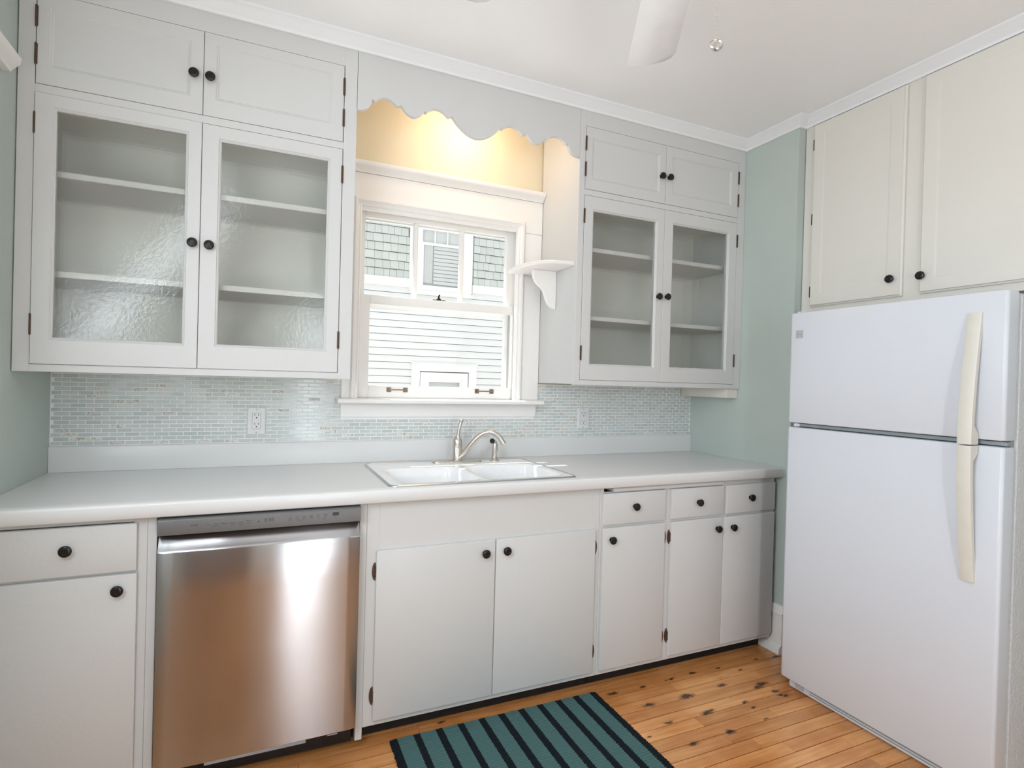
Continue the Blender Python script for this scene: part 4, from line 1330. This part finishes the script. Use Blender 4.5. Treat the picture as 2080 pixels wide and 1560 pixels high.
MB().box(2.30, 2.346, -0.885, -0.860, 1.1335, 1.1465).build('middle_hinge', 'fridge', rf, bevel=0.002)
MB().box(2.31, 2.346, -1.565, -0.885, 1.1345, 1.1460).build('gap_strip', 'gasket', rf, smooth=False)
MB().box(2.302, 2.40, -0.905, -0.856, 1.617, 1.629).build('top_hinge_cover', 'fridge', rf, bevel=0.004)
g_ = MB()
g_.box(2.318, 2.36, -1.562, -0.862, 0.003, 0.045)
gr = g_.build('kick_grille', 'fridge', rf, bevel=0.003)
for zz in (0.014, 0.024, 0.034):
    MB().box(2.3165, 2.319, -1.55, -0.955, zz, zz + .0035).build('grille_slot', 'gasket', gr, smooth=False)
MB().box(2.311, 2.319, -0.930, -0.895, 0.012, 0.036).build('lower_hinge', 'badge', rf, bevel=0.001)
MB().box(2.40, 2.46, -1.56, -0.89, 0, 0.03).build('roller_foot', 'black', rf, smooth=False)

# ------------------------------------------------------------------ cream cabinet over the refrigerator
oc = thing('over_fridge_cabinet', (2.80, -1.23, 1.655), 'cream two door cabinet built above the white refrigerator', 'cabinet')
m = MB()
m.box(XA, 3.015, -0.680, -0.6625, 1.660, 2.608).box(XA, 3.015, -1.7985, -1.78, 1.660, 2.608).box(XA, 3.015, -1.78, -0.68, 1.660, 1.678).box(XA, 3.015, -1.78, -0.68, 2.59, 2.608)
m.build('carcass', 'cream', oc, smooth=False)
f = MB()
f.box(XA - .001, XA + .018, -0.725, -0.6625, 1.657, 2.608).box(XA - .001, XA + .018, -1.185, -1.095, 1.657, 2.608).box(XA - .001, XA + .018, -1.7985, -1.62, 1.657, 2.608)
f.box(XA - .001, XA + .018, -1.095, -0.725, 1.657, 1.705).box(XA - .001, XA + .018, -1.62, -1.185, 1.657, 1.705).box(XA - .001, XA + .018, -1.095, -0.725, 2.54, 2.608).box(XA - .001, XA + .018, -1.62, -1.185, 2.54, 2.608)
f.build('face_frame', 'cream', oc, bevel=0.001, seg=1)
for (a0, a1, hinge_y, kn) in ((-1.105, -0.712, -0.7115, (-1.070, 1.762)), (-1.640, -1.168, None, (-1.181, 1.757))):
    mb = MB()
    fn = SD(XA - .002 - .019)
    e = .006
    i1 = (a0 + .048, a1 - .048, 1.688 + .050, 2.556 - .045)
    i2 = (a0 + .058, a1 - .058, 1.688 + .060, 2.556 - .055)
    i3 = (a0 + .070, a1 - .070, 1.688 + .072, 2.556 - .067)
    mb.loops([rect(fn, a0, a1, 1.688, 2.556, -.019), rect(fn, a0, a1, 1.688, 2.556, -.010), rect(fn, a0 + e, a1 - e, 1.688 + e, 2.556 - e, -.006), rect(fn, a0 + e + .002, a1 - e - .002, 1.688 + e + .002, 2.556 - e - .002, 0),
              rect(fn, *i1, 0), rect(fn, *i2, -.0026), rect(fn, *i3, -.0022)], True, True)
    d = mb.build('door', 'cream', oc, ang=15)
    place('knob', knob_side_me, (XA - .021, kn[0], kn[1]), d)
    if hinge_y:
        for zh in (2.466, 2.110, 1.762):
            place('hinge', sidehinge_me, (XA - .002, hinge_y + .004, zh), d)

# ------------------------------------------------------------------ rug
mb = MB()
RX0, RX1, RY0, RY1 = 0.614, 1.482, -1.235, -0.6145
pitch = 0.0118
sub = 4
rows = int((RY1 - RY0) / pitch * sub)
nxr = 44
ls = []
rr = random.Random(3)
wob = [rr.uniform(-.0015, .0015) for _ in range(rows + 2)]
for j in range(rows + 1):
    y = RY1 - (RY1 - RY0) * j / rows
    ph = (RY1 - y) / pitch
    h = 0.0056 + 0.0036 * abs(math.sin(math.pi * ph))
    tooth = 0.0035 * abs(math.sin(math.pi * ph)) + wob[j // sub]
    line = []
    for i in range(nxr + 1):
        t = i / nxr
        x = RX0 - tooth + (RX1 - RX0 + 2 * tooth) * t
        line.append((x, y, h + 0.0006 * math.sin(i * 2.1 + j * .7) if 0 < i < nxr else 0.004))
    ls.append(line)
mb.loops(ls, closed=False)
bot = [[(p[0], p[1], 0.0008) for p in (l[0], l[-1])] for l in ls]
nb_ = len(mb.v)
mb.loops(bot, closed=False)
mb.loops([[l[0] for l in ls], [l[0] for l in bot]], closed=False)
mb.loops([[l[-1] for l in ls], [l[-1] for l in bot]], closed=False)
mb.loops([ls[0], [(p[0], p[1], 0.0008) for p in ls[0]]], closed=False)
mb.loops([ls[-1], [(p[0], p[1], 0.0008) for p in ls[-1]]], closed=False)
rg = mb.build('rug', 'rug', origin=(1.05, -0.92, 0), ang=60)
tag(rg, 'small teal rug with black stripes on the wood floor before the sink', 'rug')

# ------------------------------------------------------------------ ceiling fan
FC = (0.95, -1.60)
fan = thing('ceiling_fan', (FC[0], FC[1], ZC), 'white ceiling fan whose blade tip and pull chain hang into view', 'fan')
MB().lathe((FC[0], FC[1], ZC - .0005), (0, 0, -1), [(0.065, 0), (0.065, 0.012), (0.045, 0.045), (0.016, 0.055)], 28).build('canopy', 'fan', fan)
MB().lathe((FC[0], FC[1], ZC - .05), (0, 0, -1), [(0.012, 0), (0.012, 0.12)], 14).build('down_rod', 'fan', fan)
MB().lathe((FC[0], FC[1], 2.445), (0, 0, -1), [(0.02, 0), (0.075, 0.015), (0.115, 0.045), (0.118, 0.085), (0.10, 0.115), (0.06, 0.125), (0.055, 0.175), (0.03, 0.19), (0, 0.192)], 32).build('motor_housing', 'fan', fan)
a0 = math.atan2(0.838, 0.545)
def blade_mb(ang):
    q = MB()
    u = Vector((math.cos(ang), math.sin(ang), 0))
    vv = Vector((-math.sin(ang), math.cos(ang), 0))
    pit = math.radians(11)
    vt = vv * math.cos(pit) + Vector((0, 0, 1)) * math.sin(pit) * 1.0
    nn = u.cross(vt)
    c0 = Vector((FC[0], FC[1], 2.30))
    # outline: + side is the left edge in the picture
    pl = [(0.14, 0.040), (0.17, 0.052), (0.24, 0.058), (0.36, 0.063), (0.50, 0.068), (0.585, 0.071), (0.592, 0.070)]
    pr = [(0.590, 0.05), (0.580, 0.02), (0.566, -0.012), (0.548, -0.040), (0.530, -0.055), (0.505, -0.064), (0.36, -0.062), (0.24, -0.058), (0.17, -0.052), (0.14, -0.040)]
    pts = pl + pr
    ls = []
    for e, h in ((0.002, -0.0035), (0, -0.002), (0, 0.002), (0.002, 0.0035)):
        l = []
        for r_, s in pts:
            sag = -0.028 * max(0, (r_ - 0.30)) ** 1.6
            l.append(c0 + u * r_ + vt * (s - e * (1 if s > 0 else -1)) + nn * h + Vector((0, 0, sag)))
        ls.append(l)
    q.loops(ls, True, True)
    return q
for k in range(5):
    ang = a0 + k * 2 * math.pi / 5
    blade_mb(ang).build('blade', 'fan', fan, ang=50)
    q = MB()
    u = Vector((math.cos(ang), math.sin(ang), 0)); vv = Vector((-math.sin(ang), math.cos(ang), 0)); c0 = Vector((FC[0], FC[1], 2.306))
    q.loops([[c0 + u * 0.09 + vv * .014 + Vector((0, 0, .03)), c0 + u * 0.09 - vv * .014 + Vector((0, 0, .03)), c0 + u * .09 - vv * .014 + Vector((0, 0, .036)), c0 + u * .09 + vv * .014 + Vector((0, 0, .036))],
             [c0 + u * 0.15 + vv * .024 + Vector((0, 0, .002)), c0 + u * 0.15 - vv * .024 - Vector((0, 0, .004)), c0 + u * .15 - vv * .024 + Vector((0, 0, .002)), c0 + u * .15 + vv * .024 + Vector((0, 0, .009))],
             [c0 + u * 0.21 + vv * .018 + Vector((0, 0, .001)), c0 + u * 0.21 - vv * .018 - Vector((0, 0, .003)), c0 + u * .21 - vv * .018 + Vector((0, 0, .003)), c0 + u * .21 + vv * .018 + Vector((0, 0, .008))]], True, True)
    q.build('blade_iron', 'fan', fan, ang=40)
ch = MB()
CX, CY = 1.034, -1.60
ch.tube([(CX, CY, 2.30), (CX, CY, 2.03)], 0.0009, 8)
for k in range(28):
    ch.lathe((CX, CY, 2.295 - k * 0.0095), (0, 0, 1), [(0, -0.0014), (0.0013, 0), (0, 0.0014)], 6)
cho = ch.build('pull_chain', 'nickel', fan)
MB().lathe((CX, CY, 2.0175), Vector((-0.45, -0.85, 0.35)), [(0.0, -0.004), (0.0135, -0.004), (0.0145, -0.002), (0.0145, 0.002), (0.0125, 0.0035), (0.011, 0.0022), (0.006, 0.002), (0.003, 0.0032), (0, 0.0034)], 26).build('pull_medallion', 'nickel', cho)
